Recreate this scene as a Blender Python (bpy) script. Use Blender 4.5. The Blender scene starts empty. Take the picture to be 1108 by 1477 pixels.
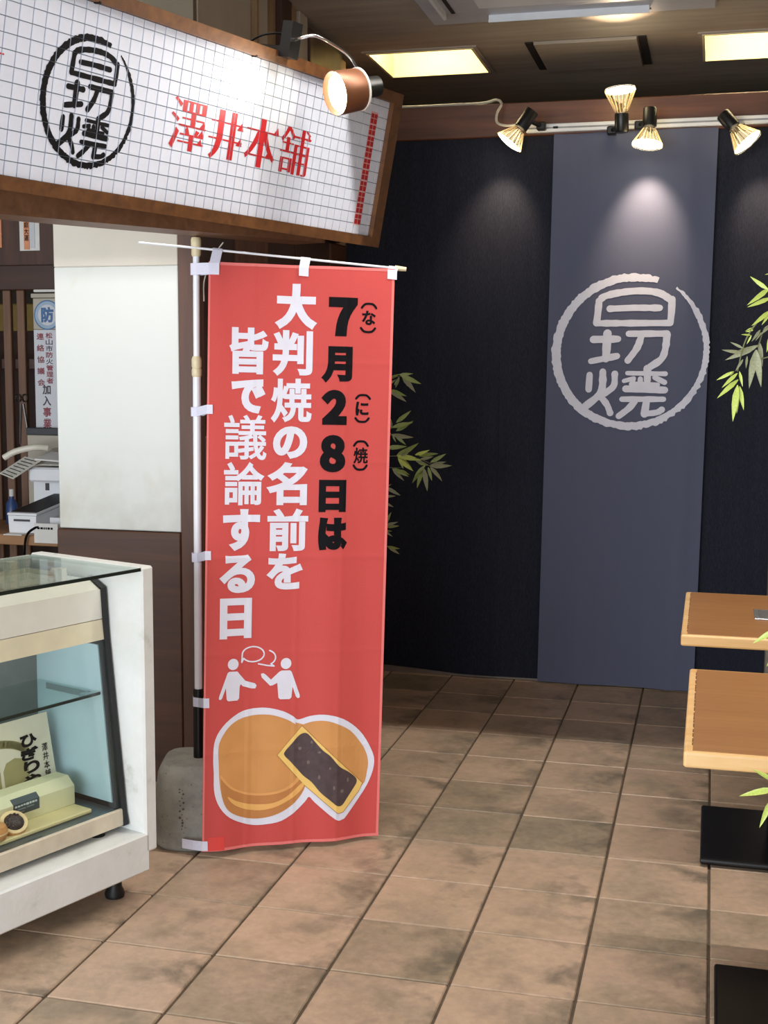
import bpy, bmesh, math, random
import numpy as np
from mathutils import Vector, Matrix
R = random.Random(7)
S = bpy.context.scene
COL = S.collection
PI = math.pi

# ------------------------------------------------------------------ camera
cam_d = bpy.data.cameras.new('camera')
cam = bpy.data.objects.new('camera', cam_d)
COL.objects.link(cam)
S.camera = cam
cam_d.sensor_width = 36
cam_d.lens = 1838.44 / 1477 * 36
cam_d.clip_start = 0.05
CAM = Vector((1.46112, -3.44342, 1.45931))
yaw, pit, rol = [math.radians(a) for a in (14.34004, -6.43931, -0.29773)]
Mr = Matrix.Rotation(yaw, 3, 'Z') @ Matrix.Rotation(pit, 3, 'X') @ Matrix.Rotation(rol, 3, 'Y')
cx, cf, cu = Mr.col[0], Mr.col[1], Mr.col[2]
cam.matrix_world = Matrix(((cx[0], cu[0], -cf[0], CAM[0]), (cx[1], cu[1], -cf[1], CAM[1]), (cx[2], cu[2], -cf[2], CAM[2]), (0, 0, 0, 1)))

# ------------------------------------------------------------------ world, light, exposure
W = bpy.data.worlds.new('world')
S.world = W
W.use_nodes = True
W.node_tree.nodes['Background'].inputs[0].default_value = (0.86, 0.93, 1.0, 1)
W.node_tree.nodes['Background'].inputs[1].default_value = .8
S.view_settings.view_transform = 'Standard'
S.view_settings.look = 'None'
S.view_settings.exposure = 0.0
S.view_settings.gamma = 1.0
S.view_settings.use_curve_mapping = False


def area(name, loc, tgt, sx, sy, power, color, spread=PI):
    l = bpy.data.lights.new(name, 'AREA')
    l.shape = 'RECTANGLE'
    l.size, l.size_y = sx, sy
    l.energy = power
    l.color = color
    l.spread = spread
    o = bpy.data.objects.new(name, l)
    COL.objects.link(o)
    o.location = loc
    o.rotation_euler = (Vector(tgt) - Vector(loc)).to_track_quat('-Z', 'Y').to_euler()
    return o


# daylight through the open shop front behind the camera
area('daylight_front', (-0.6, -5.2, 1.2), (0.2, 0.5, 0.9), 4.2, 2.0, 232, (0.90, 0.95, 1.0))
# added unseen strip lamp; an invented ceiling slot cuts its light before the wall
area('added_slot_light', (1.0, -.020, 3.04), (1.0, -.020, 0), 3.2, .006, 76, (1.0, 0.94, 0.86))


# ------------------------------------------------------------------ materials
def lin(c):
    c = c.lstrip('#')
    v = [int(c[i:i + 2], 16) / 255 for i in (0, 2, 4)]
    return tuple((x / 12.92 if x <= .04045 else ((x + .055) / 1.055) ** 2.4) for x in v) + (1,)


MATS = {}


class NT:
    def __init__(s, name):
        s.m = bpy.data.materials.new(name)
        s.m.use_nodes = True
        s.t = s.m.node_tree
        s.b = s.t.nodes['Principled BSDF']
        MATS[name] = s.m

    def n(s, typ, **k):
        x = s.t.nodes.new(typ)
        for a, v in k.items():
            if a.startswith('i_'):
                x.inputs[a[2:].replace('_', ' ')].default_value = v
            else:
                setattr(x, a, v)
        return x

    def l(s, a, b):
        s.t.links.new(a, b)

    def coord(s, scale=(1, 1, 1), kind='Object'):
        tc = s.n('ShaderNodeTexCoord')
        mp = s.n('ShaderNodeMapping')
        mp.inputs['Scale'].default_value = scale
        s.l(tc.outputs[kind], mp.inputs['Vector'])
        return mp.outputs[0]

    def noise(s, vec, scale, detail=4, rough=.55, dist=0):
        x = s.n('ShaderNodeTexNoise')
        x.inputs['Scale'].default_value = scale
        x.inputs['Detail'].default_value = detail
        x.inputs['Roughness'].default_value = rough
        x.inputs['Distortion'].default_value = dist
        if vec is not None:
            s.l(vec, x.inputs['Vector'])
        return x

    def ramp(s, fac, stops):
        r = s.n('ShaderNodeValToRGB')
        e = r.color_ramp.elements
        while len(e) < len(stops):
            e.new(.5)
        for k, (p, c) in zip(e, stops):
            k.position = p
            k.color = lin(c) if isinstance(c, str) else c
        s.l(fac, r.inputs[0])
        return r.outputs[0]

    def mix(s, fac, a, b, blend='MIX'):
        m = s.n('ShaderNodeMix', data_type='RGBA', blend_type=blend)
        for sock, v in ((m.inputs[0], fac), (m.inputs[6], a), (m.inputs[7], b)):
            if isinstance(v, bpy.types.NodeSocket):
                s.l(v, sock)
            elif isinstance(v, str):
                sock.default_value = lin(v)
            else:
                sock.default_value = v
        return m.outputs[2]

    def bump(s, h, strength=.2, dist=.01):
        b = s.n('ShaderNodeBump')
        b.inputs['Strength'].default_value = strength
        b.inputs['Distance'].default_value = dist
        s.l(h, b.inputs['Height'])
        s.l(b.outputs[0], s.b.inputs['Normal'])

    def set(s, color=None, rough=.5, metal=0, spec=.5):
        if color is not None:
            if isinstance(color, bpy.types.NodeSocket):
                s.l(color, s.b.inputs['Base Color'])
            else:
                s.b.inputs['Base Color'].default_value = lin(color) if isinstance(color, str) else color
        s.b.inputs['Roughness'].default_value = rough
        s.b.inputs['Metallic'].default_value = metal
        s.b.inputs['Specular IOR Level'].default_value = spec
        return s.m


def plain(name, c, rough=.5, metal=0, spec=.5, vary=.12, scale=18, bump=0, stretch=(1, 1, 1)):
    """a coloured surface with a faint mottled grain"""
    t = NT(name)
    v = t.coord(stretch)
    n = t.noise(v, scale, 5)
    base = lin(c)
    lo = tuple(x * (1 - vary) for x in base[:3]) + (1,)
    hi = tuple(min(1, x * (1 + vary)) for x in base[:3]) + (1,)
    t.set(t.ramp(n.outputs[0], [(.3, lo), (.7, hi)]), rough, metal, spec)
    if bump:
        t.bump(n.outputs[0], bump, .004)
    return t.m


def wood(name, dark, light, axis='Z', rough=.5, scale=9, bump=.12):
    t = NT(name)
    st = {'X': (.06, 1, 1), 'Y': (1, .06, 1), 'Z': (1, 1, .06)}[axis]
    v = t.coord(st)
    n1 = t.noise(v, scale * 3, 6, .6, .6)
    n2 = t.noise(t.coord((1, 1, 1)), 3, 2)
    c = t.ramp(n1.outputs[0], [(.28, dark), (.72, light)])
    c = t.mix(t.ramp(n2.outputs[0], [(.35, (0, 0, 0, 1)), (.7, (.35, .35, .35, 1))]), c, dark)
    t.set(c, rough)
    t.bump(n1.outputs[0], bump, .003)
    return t.m


def emit(name, c, strength):
    t = NT(name)
    t.set((0, 0, 0, 1), .6)
    t.b.inputs['Emission Color'].default_value = lin(c)
    t.b.inputs['Emission Strength'].default_value = strength
    return t.m


def glass(name, tint=(.90, .96, .94, 1), ior=1.45):
    t = NT(name)
    lw = t.n('ShaderNodeLayerWeight')
    lw.inputs['Blend'].default_value = .5
    pw = t.n('ShaderNodeMath', operation='POWER')
    pw.inputs[1].default_value = 5
    t.l(lw.outputs['Facing'], pw.inputs[0])
    fr = t.n('ShaderNodeMapRange')          # Schlick: the same from either side of the pane
    fr.inputs['To Min'].default_value = ((ior - 1) / (ior + 1)) ** 2
    fr.inputs['To Max'].default_value = .75
    t.l(pw.outputs[0], fr.inputs[0])
    tr = t.n('ShaderNodeBsdfTransparent')
    tr.inputs['Color'].default_value = tint
    gl = t.n('ShaderNodeBsdfGlossy')
    gl.inputs['Roughness'].default_value = .03
    mx = t.n('ShaderNodeMixShader')
    t.l(fr.outputs[0], mx.inputs[0])
    t.l(tr.outputs[0], mx.inputs[1])
    t.l(gl.outputs[0], mx.inputs[2])
    t.l(mx.outputs[0], t.t.nodes['Material Output'].inputs['Surface'])
    return t.m


def m_tile():
    t = NT('floor_tile')
    info = t.n('ShaderNodeObjectInfo')
    co = t.n('ShaderNodeTexCoord')
    off = t.n('ShaderNodeVectorMath', operation='SCALE')
    off.inputs[0].default_value = (37, 53, 11)
    t.l(info.outputs['Random'], off.inputs['Scale'])
    add = t.n('ShaderNodeVectorMath', operation='ADD')
    t.l(co.outputs['Object'], add.inputs[0])
    t.l(off.outputs[0], add.inputs[1])
    big = t.noise(add.outputs[0], 4.5, 5, .55, .4)
    fine = t.noise(add.outputs[0], 38, 6, .6)
    c = t.ramp(big.outputs[0], [(.34, '#7c7565'), (.45, '#a39079'), (.57, '#c2a590'), (.72, '#c9ab90')])
    tone = t.ramp(info.outputs['Random'], [(0, '#857c6b'), (.22, '#948673'), (.4, '#bda48f'), (1, '#caae97')])
    c = t.mix(.5, c, tone)
    c = t.mix(.28, c, t.ramp(fine.outputs[0], [(.3, '#7a6a58'), (.7, '#cbb092')]))
    # grime gathering towards one edge of a tile
    sep = t.n('ShaderNodeSeparateXYZ')
    t.l(co.outputs['Object'], sep.inputs[0])
    gr = t.n('ShaderNodeMapRange')
    gr.inputs[1].default_value, gr.inputs[2].default_value = .02, .30
    t.l(sep.outputs[0], gr.inputs[0])
    gn = t.noise(add.outputs[0], 6.5, 7, .62, .3)
    gm = t.n('ShaderNodeMath', operation='MULTIPLY')
    t.l(gr.outputs[0], gm.inputs[0])
    t.l(t.ramp(gn.outputs[0], [(.47, (0, 0, 0, 1)), (.66, (.95, .95, .95, 1))]), gm.inputs[1])
    c = t.mix(gm.outputs[0], c, '#645d50')
    t.set(c, .42, 0, .45)
    mx = t.n('ShaderNodeMath', operation='ADD')
    t.l(big.outputs[0], mx.inputs[0])
    t.l(fine.outputs[0], mx.inputs[1])
    t.bump(mx.outputs[0], .25, .004)
    return t.m


def m_fabric(name, c1, c2, rough=.8, sx=420, sz=70, spec=.2):
    t = NT(name)
    v = t.coord((sx, 1, sz))
    n = t.noise(v, 1, 3, .6)
    n2 = t.noise(t.coord((30, 1, 2)), 1, 3)
    c = t.ramp(n.outputs[0], [(.32, c1), (.68, c2)])
    c = t.mix(t.ramp(n2.outputs[0], [(.35, (0, 0, 0, 1)), (.75, (.4, .4, .4, 1))]), c, c1)
    t.set(c, rough, 0, spec)
    t.bump(n.outputs[0], .25, .002)
    return t.m


def m_plaster():
    t = NT('stained_plaster')
    v = t.coord()
    a = t.noise(v, 2.2, 6, .6, .5)
    b = t.noise(v, 9, 5, .6)
    c = t.ramp(a.outputs[0], [(.28, '#ccccc0'), (.44, '#d6dbd8'), (.8, '#d9dfdd')])
    sep = t.n('ShaderNodeSeparateXYZ')
    t.l(t.n('ShaderNodeTexCoord').outputs['Object'], sep.inputs[0])
    mr = t.n('ShaderNodeMapRange')
    mr.inputs[1].default_value, mr.inputs[2].default_value = 1.25, .92
    t.l(sep.outputs[2], mr.inputs[0])
    mu = t.n('ShaderNodeMath', operation='MULTIPLY')
    t.l(mr.outputs[0], mu.inputs[0])
    t.l(t.ramp(b.outputs[0], [(.38, (0, 0, 0, 1)), (.72, (.45, .45, .45, 1))]), mu.inputs[1])
    c = t.mix(mu.outputs[0], c, '#b4b4a6')
    t.set(c, .75, 0, .3)
    t.bump(b.outputs[0], .12, .003)
    return t.m


def m_white_paint():
    t = NT('chipped_white_paint')
    v = t.coord()
    a = t.noise(v, 7, 6, .65)
    b = t.noise(v, 60, 4, .6)
    c = t.ramp(a.outputs[0], [(.26, '#b7b6ab'), (.4, '#dcdedb'), (.75, '#e6e8e8')])
    t.set(c, .45, 0, .4)
    mx = t.n('ShaderNodeMath', operation='ADD')
    t.l(a.outputs[0], mx.inputs[0])
    t.l(b.outputs[0], mx.inputs[1])
    t.bump(mx.outputs[0], .3, .004)
    return t.m


def m_concrete():
    t = NT('concrete')
    v = t.coord()
    a = t.noise(v, 9, 8, .65)
    vo = t.n('ShaderNodeTexVoronoi')
    vo.inputs['Scale'].default_value = 46
    t.l(v, vo.inputs['Vector'])
    c = t.ramp(a.outputs[0], [(.25, '#7f807a'), (.5, '#a2a39c'), (.78, '#b6b7af')])
    pit = t.ramp(vo.outputs['Distance'], [(.06, (.55, .55, .55, 1)), (.16, (0, 0, 0, 1))])
    c = t.mix(pit, c, '#5a5b55')
    t.set(c, .9, 0, .2)
    t.bump(a.outputs[0], .5, .006)
    return t.m


def m_flag():
    t = NT('red_flag_cloth')
    n = t.noise(t.coord((600, 600, 600)), 1, 2)
    t.set(t.ramp(n.outputs[0], [(.3, '#d2524f'), (.7, '#dc5b57')]), .7, 0, .25)
    tl = t.n('ShaderNodeBsdfTranslucent')
    tl.inputs['Color'].default_value = lin('#d8524f')
    mx = t.n('ShaderNodeMixShader')
    mx.inputs[0].default_value = .22
    t.l(t.b.outputs[0], mx.inputs[1])
    t.l(tl.outputs[0], mx.inputs[2])
    t.l(mx.outputs[0], t.t.nodes['Material Output'].inputs['Surface'])
    return t.m


M_TILE = m_tile()
M_GROUT = plain('grout', '#5d5042', .9, vary=.25, scale=30)
M_NAVY = m_fabric('navy_fabric', '#1b1e29', '#2c2f3c')
M_BANNER = m_fabric('slate_banner_cloth', '#595e74', '#60657a', .75, 900, 900)
M_PLASTER = m_plaster()
M_WPAINT = m_white_paint()
M_CONC = m_concrete()
M_FLAG = m_flag()
M_SILV = plain('pale_print', '#e0e3f0', .7, vary=.04)
M_CEIL = plain('ceiling_plaster', '#a3988a', .8, vary=.14, scale=6, bump=.25, stretch=(.35, 3, 3))
M_WALLP = plain('lightened_plaster', '#b8ae9f', .85, vary=.08, scale=5, bump=.15)  # side wall plaster, lightened because that side gets little daylight
M_WALLU = plain('warm_plaster', '#d9d5c9', .8, vary=.05, scale=4, bump=.1)
M_FARW = plain('far_wall_paint', '#4a423a', .85, vary=.15)
M_SIDEW = plain('side_wall_paint', '#8f8578', .85, vary=.1)
W_SIGN = wood('sign_frame_wood', '#553621', '#80552f', 'X', .4)
W_SIGNU = wood('lintel_wood', '#6a4a35', '#8f6849', 'X', .5)
W_BEAM = wood('rail_wood', '#4f3020', '#7a4d34', 'X', .45)
W_DARK = wood('dark_brown_wood', '#35211a', '#553629', 'Z', .5)
W_DARKX = wood('dark_brown_board', '#35211a', '#4c3026', 'X', .5)
W_MID = wood('mid_brown_wood', '#5a3a2a', '#7a5440', 'Z', .5)
W_POST = wood('post_wood', '#44291c', '#60402e', 'Z', .5)
W_WAIN = wood('worn_wainscot', '#3d2416', '#5c3822', 'X', .45, 7)
W_SLAT = wood('slat_wood', '#5b4030', '#7d5c47', 'Z', .6)
W_SHELF = wood('shelf_wood', '#84603f', '#a67a50', 'X', .5)
W_TOP = wood('table_laminate', '#936339', '#a57546', 'X', .38, 16, .03)
W_EDGE = wood('table_edge_wood', '#d9a765', '#efcf9b', 'X', .35, 9, .05)
W_TAN = wood('tan_wood', '#8d7355', '#a98c69', 'Z', .55)
M_CREAM = plain('cream_enamel', '#dcd7c8', .35, vary=.04)
M_CREAMW = plain('ivory_enamel', '#e0dcd2', .3, vary=.03)
M_CREAMY = plain('yellowed_enamel', '#dcd2b6', .35, vary=.05)
M_RAIL = plain('worn_beige_rail', '#cbc0ac', .4, vary=.14, scale=12)
M_BLACK = plain('black_rubber', '#101012', .5, vary=.2)
M_BLACKM = plain('black_coated_metal', '#0e0e10', .35, .2, vary=.2)
M_BLUEW = plain('pale_blue_liner', '#aac3c9', .4, vary=.08, scale=5)
M_GREYL = plain('grey_liner', '#6f7472', .4, vary=.12)
M_STEEL = plain('steel_pan', '#5e6a70', .35, .5, vary=.15)
M_GLASS = glass('clear_glass', (.97, .99, .985, 1))
M_GLASSG = glass('green_edge_glass', (.92, .97, .95, 1), 1.5)
M_GEDGE = plain('dark_glass_edge', '#14211d', .2, vary=.2)
M_WHITE = plain('white_plastic', '#dfe2e6', .4, vary=.03)
M_WSTEEL = plain('white_painted_steel', '#e2e6ea', .35, vary=.03)
M_PIPE = plain('white_pipe', '#e9ecf2', .3, vary=.03)
M_IVORY = plain('ivory_plastic', '#d9cda9', .4, vary=.06)
M_TAB = plain('white_cloth_tab', '#dcdcee', .7, vary=.05, scale=200)
M_MOS = plain('white_mosaic_tile', '#e3e9f8', .25, vary=.03)
M_MOSB = plain('mosaic_grout', '#8f9aa4', .7, vary=.1)
M_RED = plain('red_sign_print', '#c2252c', .4, vary=.06)
M_REDG = plain('pale_strip_print', '#e8b9b9', .5, vary=.05)
M_INK = plain('black_ink', '#0f0e12', .7, spec=.12, vary=.15)
M_WINK = plain('white_flag_ink', '#d8d7e4', .7, vary=.03)
M_BUN = plain('bun_ink', '#c98d50', .7, vary=.05, scale=10)
M_BUNL = plain('bun_highlight_ink', '#e0a95f', .7, vary=.05)
M_BUNM = plain('bun_line_ink', '#d89b5b', .7, vary=.05)
M_BUND = plain('bun_side_ink', '#b87a42', .7, vary=.05)
M_CUT = plain('dough_ink', '#e6c06c', .7, vary=.05)
M_CUTD = plain('dough_edge_ink', '#a8763a', .7, vary=.05)
M_BEANI = plain('bean_ink', '#4a3a3c', .7, vary=.2, scale=40)
M_BEANL = plain('bean_dot_ink', '#6f5f5a', .7, vary=.1)
M_COPPER = plain('copper_shade', '#75492f', .4, .4, vary=.06)
M_CHROME = plain('chrome', '#d6d8da', .15, 1, vary=.03)
M_SOCKET = plain('black_socket', '#141414', .35, vary=.2)
M_GOLD = glass('gold_reflector_glass', (.92, .84, .68, 1), 1.9)
M_FACE = emit('lamp_face', '#fff0d0', 12)
M_TUBE = emit('fluorescent_tube', '#fff0cf', 60)
M_DIFF = plain('yellowed_troffer', '#ece1b8', .5, vary=.05)
M_CARD = plain('cream_card', '#e5dcc4', .6, vary=.04)
M_OLIVE = plain('olive_print', '#a49a68', .6, vary=.05)
M_BOX = plain('pale_green_box', '#e0ddb4', .5, vary=.03)
M_TRAY = plain('cream_tray', '#e2d39b', .4, vary=.05)
M_LABEL = plain('dark_teal_label', '#33464d', .4, vary=.08)
M_LINK = plain('label_white_print', '#cdd8da', .5, vary=.05)
M_LINK2 = plain('label_grey_print', '#7f8f95', .5, vary=.05)
M_CAKE = plain('baked_bun', '#d99a5c', .5, vary=.2, scale=30, bump=.3)
M_CAKEC = plain('bun_crumb', '#ecd09a', .6, vary=.1)
M_BEAN = plain('bean_paste', '#2b1b1c', .35, vary=.4, scale=120, bump=.6)
M_PAPER = plain('paper', '#d3d3cf', .7, vary=.06)
M_NEWS = plain('printed_paper', '#b9b7ad', .7, vary=.15, scale=60)
M_GREYD = plain('dark_grey_plastic', '#35363a', .4, vary=.15)
M_BLUE = plain('blue_cap', '#2b4574', .4, vary=.1)
M_YEL = plain('ochre_panel', '#a98d4a', .6, vary=.1)
M_ORANGE = plain('orange_paper', '#d08a63', .6, vary=.08)
M_BLUEI = plain('blue_emblem_ink', '#3e6796', .5, vary=.1)
M_BLUEP = plain('pale_blue_ink', '#93a9bd', .5, vary=.1)
M_MAROON = plain('maroon_ink', '#7e3340', .5, vary=.1)
M_PLATE = plain('enamel_plate', '#c3c6cc', .4, vary=.04)
M_PLATET = plain('beige_plate', '#a9a294', .45, vary=.06)
M_LEAF = plain('bamboo_leaf', '#8f9f55', .45, vary=.25, scale=20)
M_LEAFL = plain('bright_bamboo_leaf', '#bccb62', .4, vary=.12, scale=20)
M_LEAFD = plain('dull_bamboo_leaf', '#8f9170', .5, vary=.2, scale=20)
M_STEM = plain('bamboo_stem', '#6e7048', .5, vary=.2)
M_POT = plain('dark_pot', '#3a332d', .6, vary=.1)
M_SOIL = plain('soil', '#2c221a', .95, vary=.3, scale=60, bump=.6)
M_CABLEW = plain('white_cable', '#b9b4a6', .5, vary=.05)
M_CABLEB = plain('black_cable', '#0b0b0b', .9, spec=.1, vary=.1)
M_SILVER = plain('silver_tray', '#b9bab8', .25, .7, vary=.1)
M_VENT = plain('vent_slot', '#241d18', .8, vary=.1)
M_ACG = plain('ac_panel', '#b9bac0', .45, vary=.04)
M_PIPE_G = plain('grey_plate', '#6c6d6f', .4, .3)


# ------------------------------------------------------------------ mesh helpers
class MB:
    def __init__(s):
        s.bm = bmesh.new()

    def box(s, lo, hi, bev=0, seg=1):
        lo, hi = [min(a, b) for a, b in zip(lo, hi)], [max(a, b) for a, b in zip(lo, hi)]
        r = bmesh.ops.create_cube(s.bm, size=1)
        for v in r['verts']:
            v.co = Vector([(lo[i] + hi[i]) / 2 + v.co[i] * (hi[i] - lo[i]) for i in range(3)])
        if bev:
            es = list({e for v in r['verts'] for e in v.link_edges})
            bmesh.ops.bevel(s.bm, geom=es, offset=bev, segments=seg, affect='EDGES', profile=.5)
        return s

    def prism(s, poly, vec):
        """closed polygon of 3D points, extruded along vec"""
        vec = Vector(vec)
        a = [s.bm.verts.new(Vector(p)) for p in poly]
        b = [s.bm.verts.new(Vector(p) + vec) for p in poly]
        n = len(poly)
        s.bm.faces.new(a)
        s.bm.faces.new(b[::-1])
        for i in range(n):
            s.bm.faces.new((a[i], b[i], b[(i + 1) % n], a[(i + 1) % n]))
        return s

    def lathe(s, prof, org=(0, 0, 0), axis=(0, 0, 1), n=20, cap=True):
        """prof: (radius, height) pairs along the axis"""
        ax = Vector(axis).normalized()
        q = ax.to_track_quat('Z', 'Y')
        org = Vector(org)
        rings = []
        for r, h in prof:
            rings.append([s.bm.verts.new(org + q @ Vector((r * math.cos(2 * PI * i / n), r * math.sin(2 * PI * i / n), h))) for i in range(n)])
        for A, B in zip(rings, rings[1:]):
            for i in range(n):
                s.bm.faces.new((A[i], A[(i + 1) % n], B[(i + 1) % n], B[i]))
        if cap:
            s.bm.faces.new(rings[0][::-1])
            s.bm.faces.new(rings[-1])
        return s

    def cyl(s, p, q, r, r2=None, n=16):
        p, q = Vector(p), Vector(q)
        return s.lathe([(r, 0), (r if r2 is None else r2, (q - p).length)], p, q - p, n)

    def tube(s, pts, r, n=8, r_end=None):
        pts = [Vector(p) for p in pts]
        m = len(pts)
        rings = []
        up = Vector((.13, .31, .94))
        for i, p in enumerate(pts):
            d = (pts[min(i + 1, m - 1)] - pts[max(i - 1, 0)]).normalized()
            a = d.cross(up)
            if a.length < .05:
                a = d.cross(Vector((1, 0, 0)))
            a.normalize()
            b = d.cross(a)
            rr = r if r_end is None else r + (r_end - r) * i / (m - 1)
            rings.append([s.bm.verts.new(p + rr * (math.cos(2 * PI * k / n) * a + math.sin(2 * PI * k / n) * b)) for k in range(n)])
        for A, B in zip(rings, rings[1:]):
            for i in range(n):
                s.bm.faces.new((A[i], A[(i + 1) % n], B[(i + 1) % n], B[i]))
        s.bm.faces.new(rings[0][::-1])
        s.bm.faces.new(rings[-1])
        return s

    def build(s, name, mat, parent=None, smooth=False, mats=None):
        bmesh.ops.recalc_face_normals(s.bm, faces=s.bm.faces[:])
        me = bpy.data.meshes.new(name)
        s.bm.to_mesh(me)
        s.bm.free()
        me.materials.append(mat)
        if smooth:
            me.shade_smooth()
            try:
                me.set_sharp_from_angle(angle=math.radians(40))
            except Exception:
                pass
        o = bpy.data.objects.new(name, me)
        COL.objects.link(o)
        if parent is not None:
            o.parent = parent
            o.matrix_parent_inverse = Matrix.Translation(-Vector(parent.location)) if parent.type == 'EMPTY' and parent.parent is None else Matrix()
        return o


def thing(name, label, cat, loc=(0, 0, 0), group=None):
    o = bpy.data.objects.new(name, None)
    COL.objects.link(o)
    o.empty_display_size = .05
    o.location = loc
    return tag(o, label, cat, group)


def tag(o, label, cat, group=None):
    o['label'] = label
    o['category'] = cat
    if group:
        o['group'] = group
    return o


def struct(o):
    o['kind'] = 'structure'
    return o


def smooth_path(pts, k=6):
    """Catmull-Rom through points"""
    P = [Vector(p) for p in pts]
    P = [P[0] * 2 - P[1]] + P + [P[-1] * 2 - P[-2]]
    out = []
    for i in range(1, len(P) - 2):
        for j in range(k):
            t = j / k
            a, b, c, d = P[i - 1], P[i], P[i + 1], P[i + 2]
            out.append(.5 * ((2 * b) + (c - a) * t + (2 * a - 5 * b + 4 * c - d) * t * t + (3 * b - a - 3 * c + d) * t ** 3))
    out.append(P[-2])
    return out


# ------------------------------------------------------------------ flat print: glyphs and drawn strokes as thin geometry
_gc = {}


def contours(ch):
    """outline of one character as polylines in its own bounding box"""
    if ch in _gc:
        return _gc[ch]
    c = bpy.data.curves.new('glyph', 'FONT')
    c.body = ch
    o = bpy.data.objects.new('glyph', c)
    COL.objects.link(o)
    dg = bpy.context.evaluated_depsgraph_get()
    cv = o.evaluated_get(dg).to_curve(dg)
    out = []
    for s in cv.splines:
        pts = []
        bp = s.bezier_points
        n = len(bp)
        for i in range(n):
            p, q = bp[i], bp[(i + 1) % n]
            a, b, c1, d = [np.array(x[:2]) for x in (p.co, p.handle_right, q.handle_left, q.co)]
            straight = abs((b - a)[0] * (d - a)[1] - (b - a)[1] * (d - a)[0]) + abs((c1 - a)[0] * (d - a)[1] - (c1 - a)[1] * (d - a)[0]) < 1e-5
            for j in range(1 if straight else 5):
                t = j / 5
                pts.append((1 - t) ** 3 * a + 3 * (1 - t) ** 2 * t * b + 3 * (1 - t) * t * t * c1 + t ** 3 * d)
        keep = []
        for p in pts:
            if not keep or np.linalg.norm(p - keep[-1]) > 1e-4:
                keep.append(p)
        if len(keep) > 2 and np.linalg.norm(keep[0] - keep[-1]) < 1e-4:
            keep.pop()
        if len(keep) > 2:
            out.append(np.array(keep))
    bpy.data.objects.remove(o)
    allp = np.concatenate(out)
    lo, hi = allp.min(0), allp.max(0)
    _gc[ch] = [(k - lo) / (hi - lo) for k in out]
    return _gc[ch]


def s_area(p):
    x, y = p[:, 0], p[:, 1]
    return .5 * np.sum(x * np.roll(y, -1) - y * np.roll(x, -1))


def offset(cs, ax, ay):
    """move outlines outwards: ax for vertical edges, ay for horizontal ones"""
    big = max(cs, key=lambda p: abs(s_area(p)))
    sg = 1 if s_area(big) > 0 else -1
    out = []
    for p in cs:
        d = np.roll(p, -1, 0) - p
        L = np.linalg.norm(d, axis=1)[:, None]
        n = np.column_stack([d[:, 1], -d[:, 0]]) / np.maximum(L, 1e-9) * sg
        dist = ax * n[:, 0] ** 2 + ay * n[:, 1] ** 2
        q = p.copy()
        for i in range(len(p)):
            n1, n2, d1, d2 = n[i - 1], n[i], dist[i - 1], dist[i]
            det = n1[0] * n2[1] - n1[1] * n2[0]
            if abs(det) > .25:
                v = np.array([(d1 * n2[1] - d2 * n1[1]) / det, (n1[0] * d2 - n2[0] * d1) / det])
            else:
                v = (n1 * d1 + n2 * d2) / 2
            lim = 2.2 * max(abs(d1), abs(d2), 1e-9)
            ln = np.linalg.norm(v)
            if ln > lim:
                v *= lim / ln
            q[i] = p[i] + v
        out.append(q)
    return out


def fill(cs):
    """2D outlines -> (verts, faces) by the non-zero winding rule, so touching outlines stay whole"""
    from mathutils.geometry import delaunay_2d_cdt
    vs, es = [], []
    for p in cs:
        k = len(vs)
        vs += [Vector((float(q[0]), float(q[1]))) for q in p]
        es += [(k + i, k + (i + 1) % len(p)) for i in range(len(p))]
    ov, _, of, *_r = delaunay_2d_cdt(vs, es, [], 0, 1e-7)
    V = np.array([(v[0], v[1]) for v in ov])
    F = np.array([list(f) for f in of])
    C = V[F].mean(1)
    wn = np.zeros(len(F), int)
    for p in cs:
        a, b = p, np.roll(p, -1, 0)
        for (ax_, ay_), (bx_, by_) in zip(a, b):
            side = (bx_ - ax_) * (C[:, 1] - ay_) - (by_ - ay_) * (C[:, 0] - ax_)
            wn += ((ay_ <= C[:, 1]) & (by_ > C[:, 1]) & (side > 0)).astype(int)
            wn -= ((ay_ > C[:, 1]) & (by_ <= C[:, 1]) & (side < 0)).astype(int)
    return [tuple(v) for v in V], [tuple(int(k) for k in f) for f, w in zip(F, wn) if w != 0]


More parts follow.
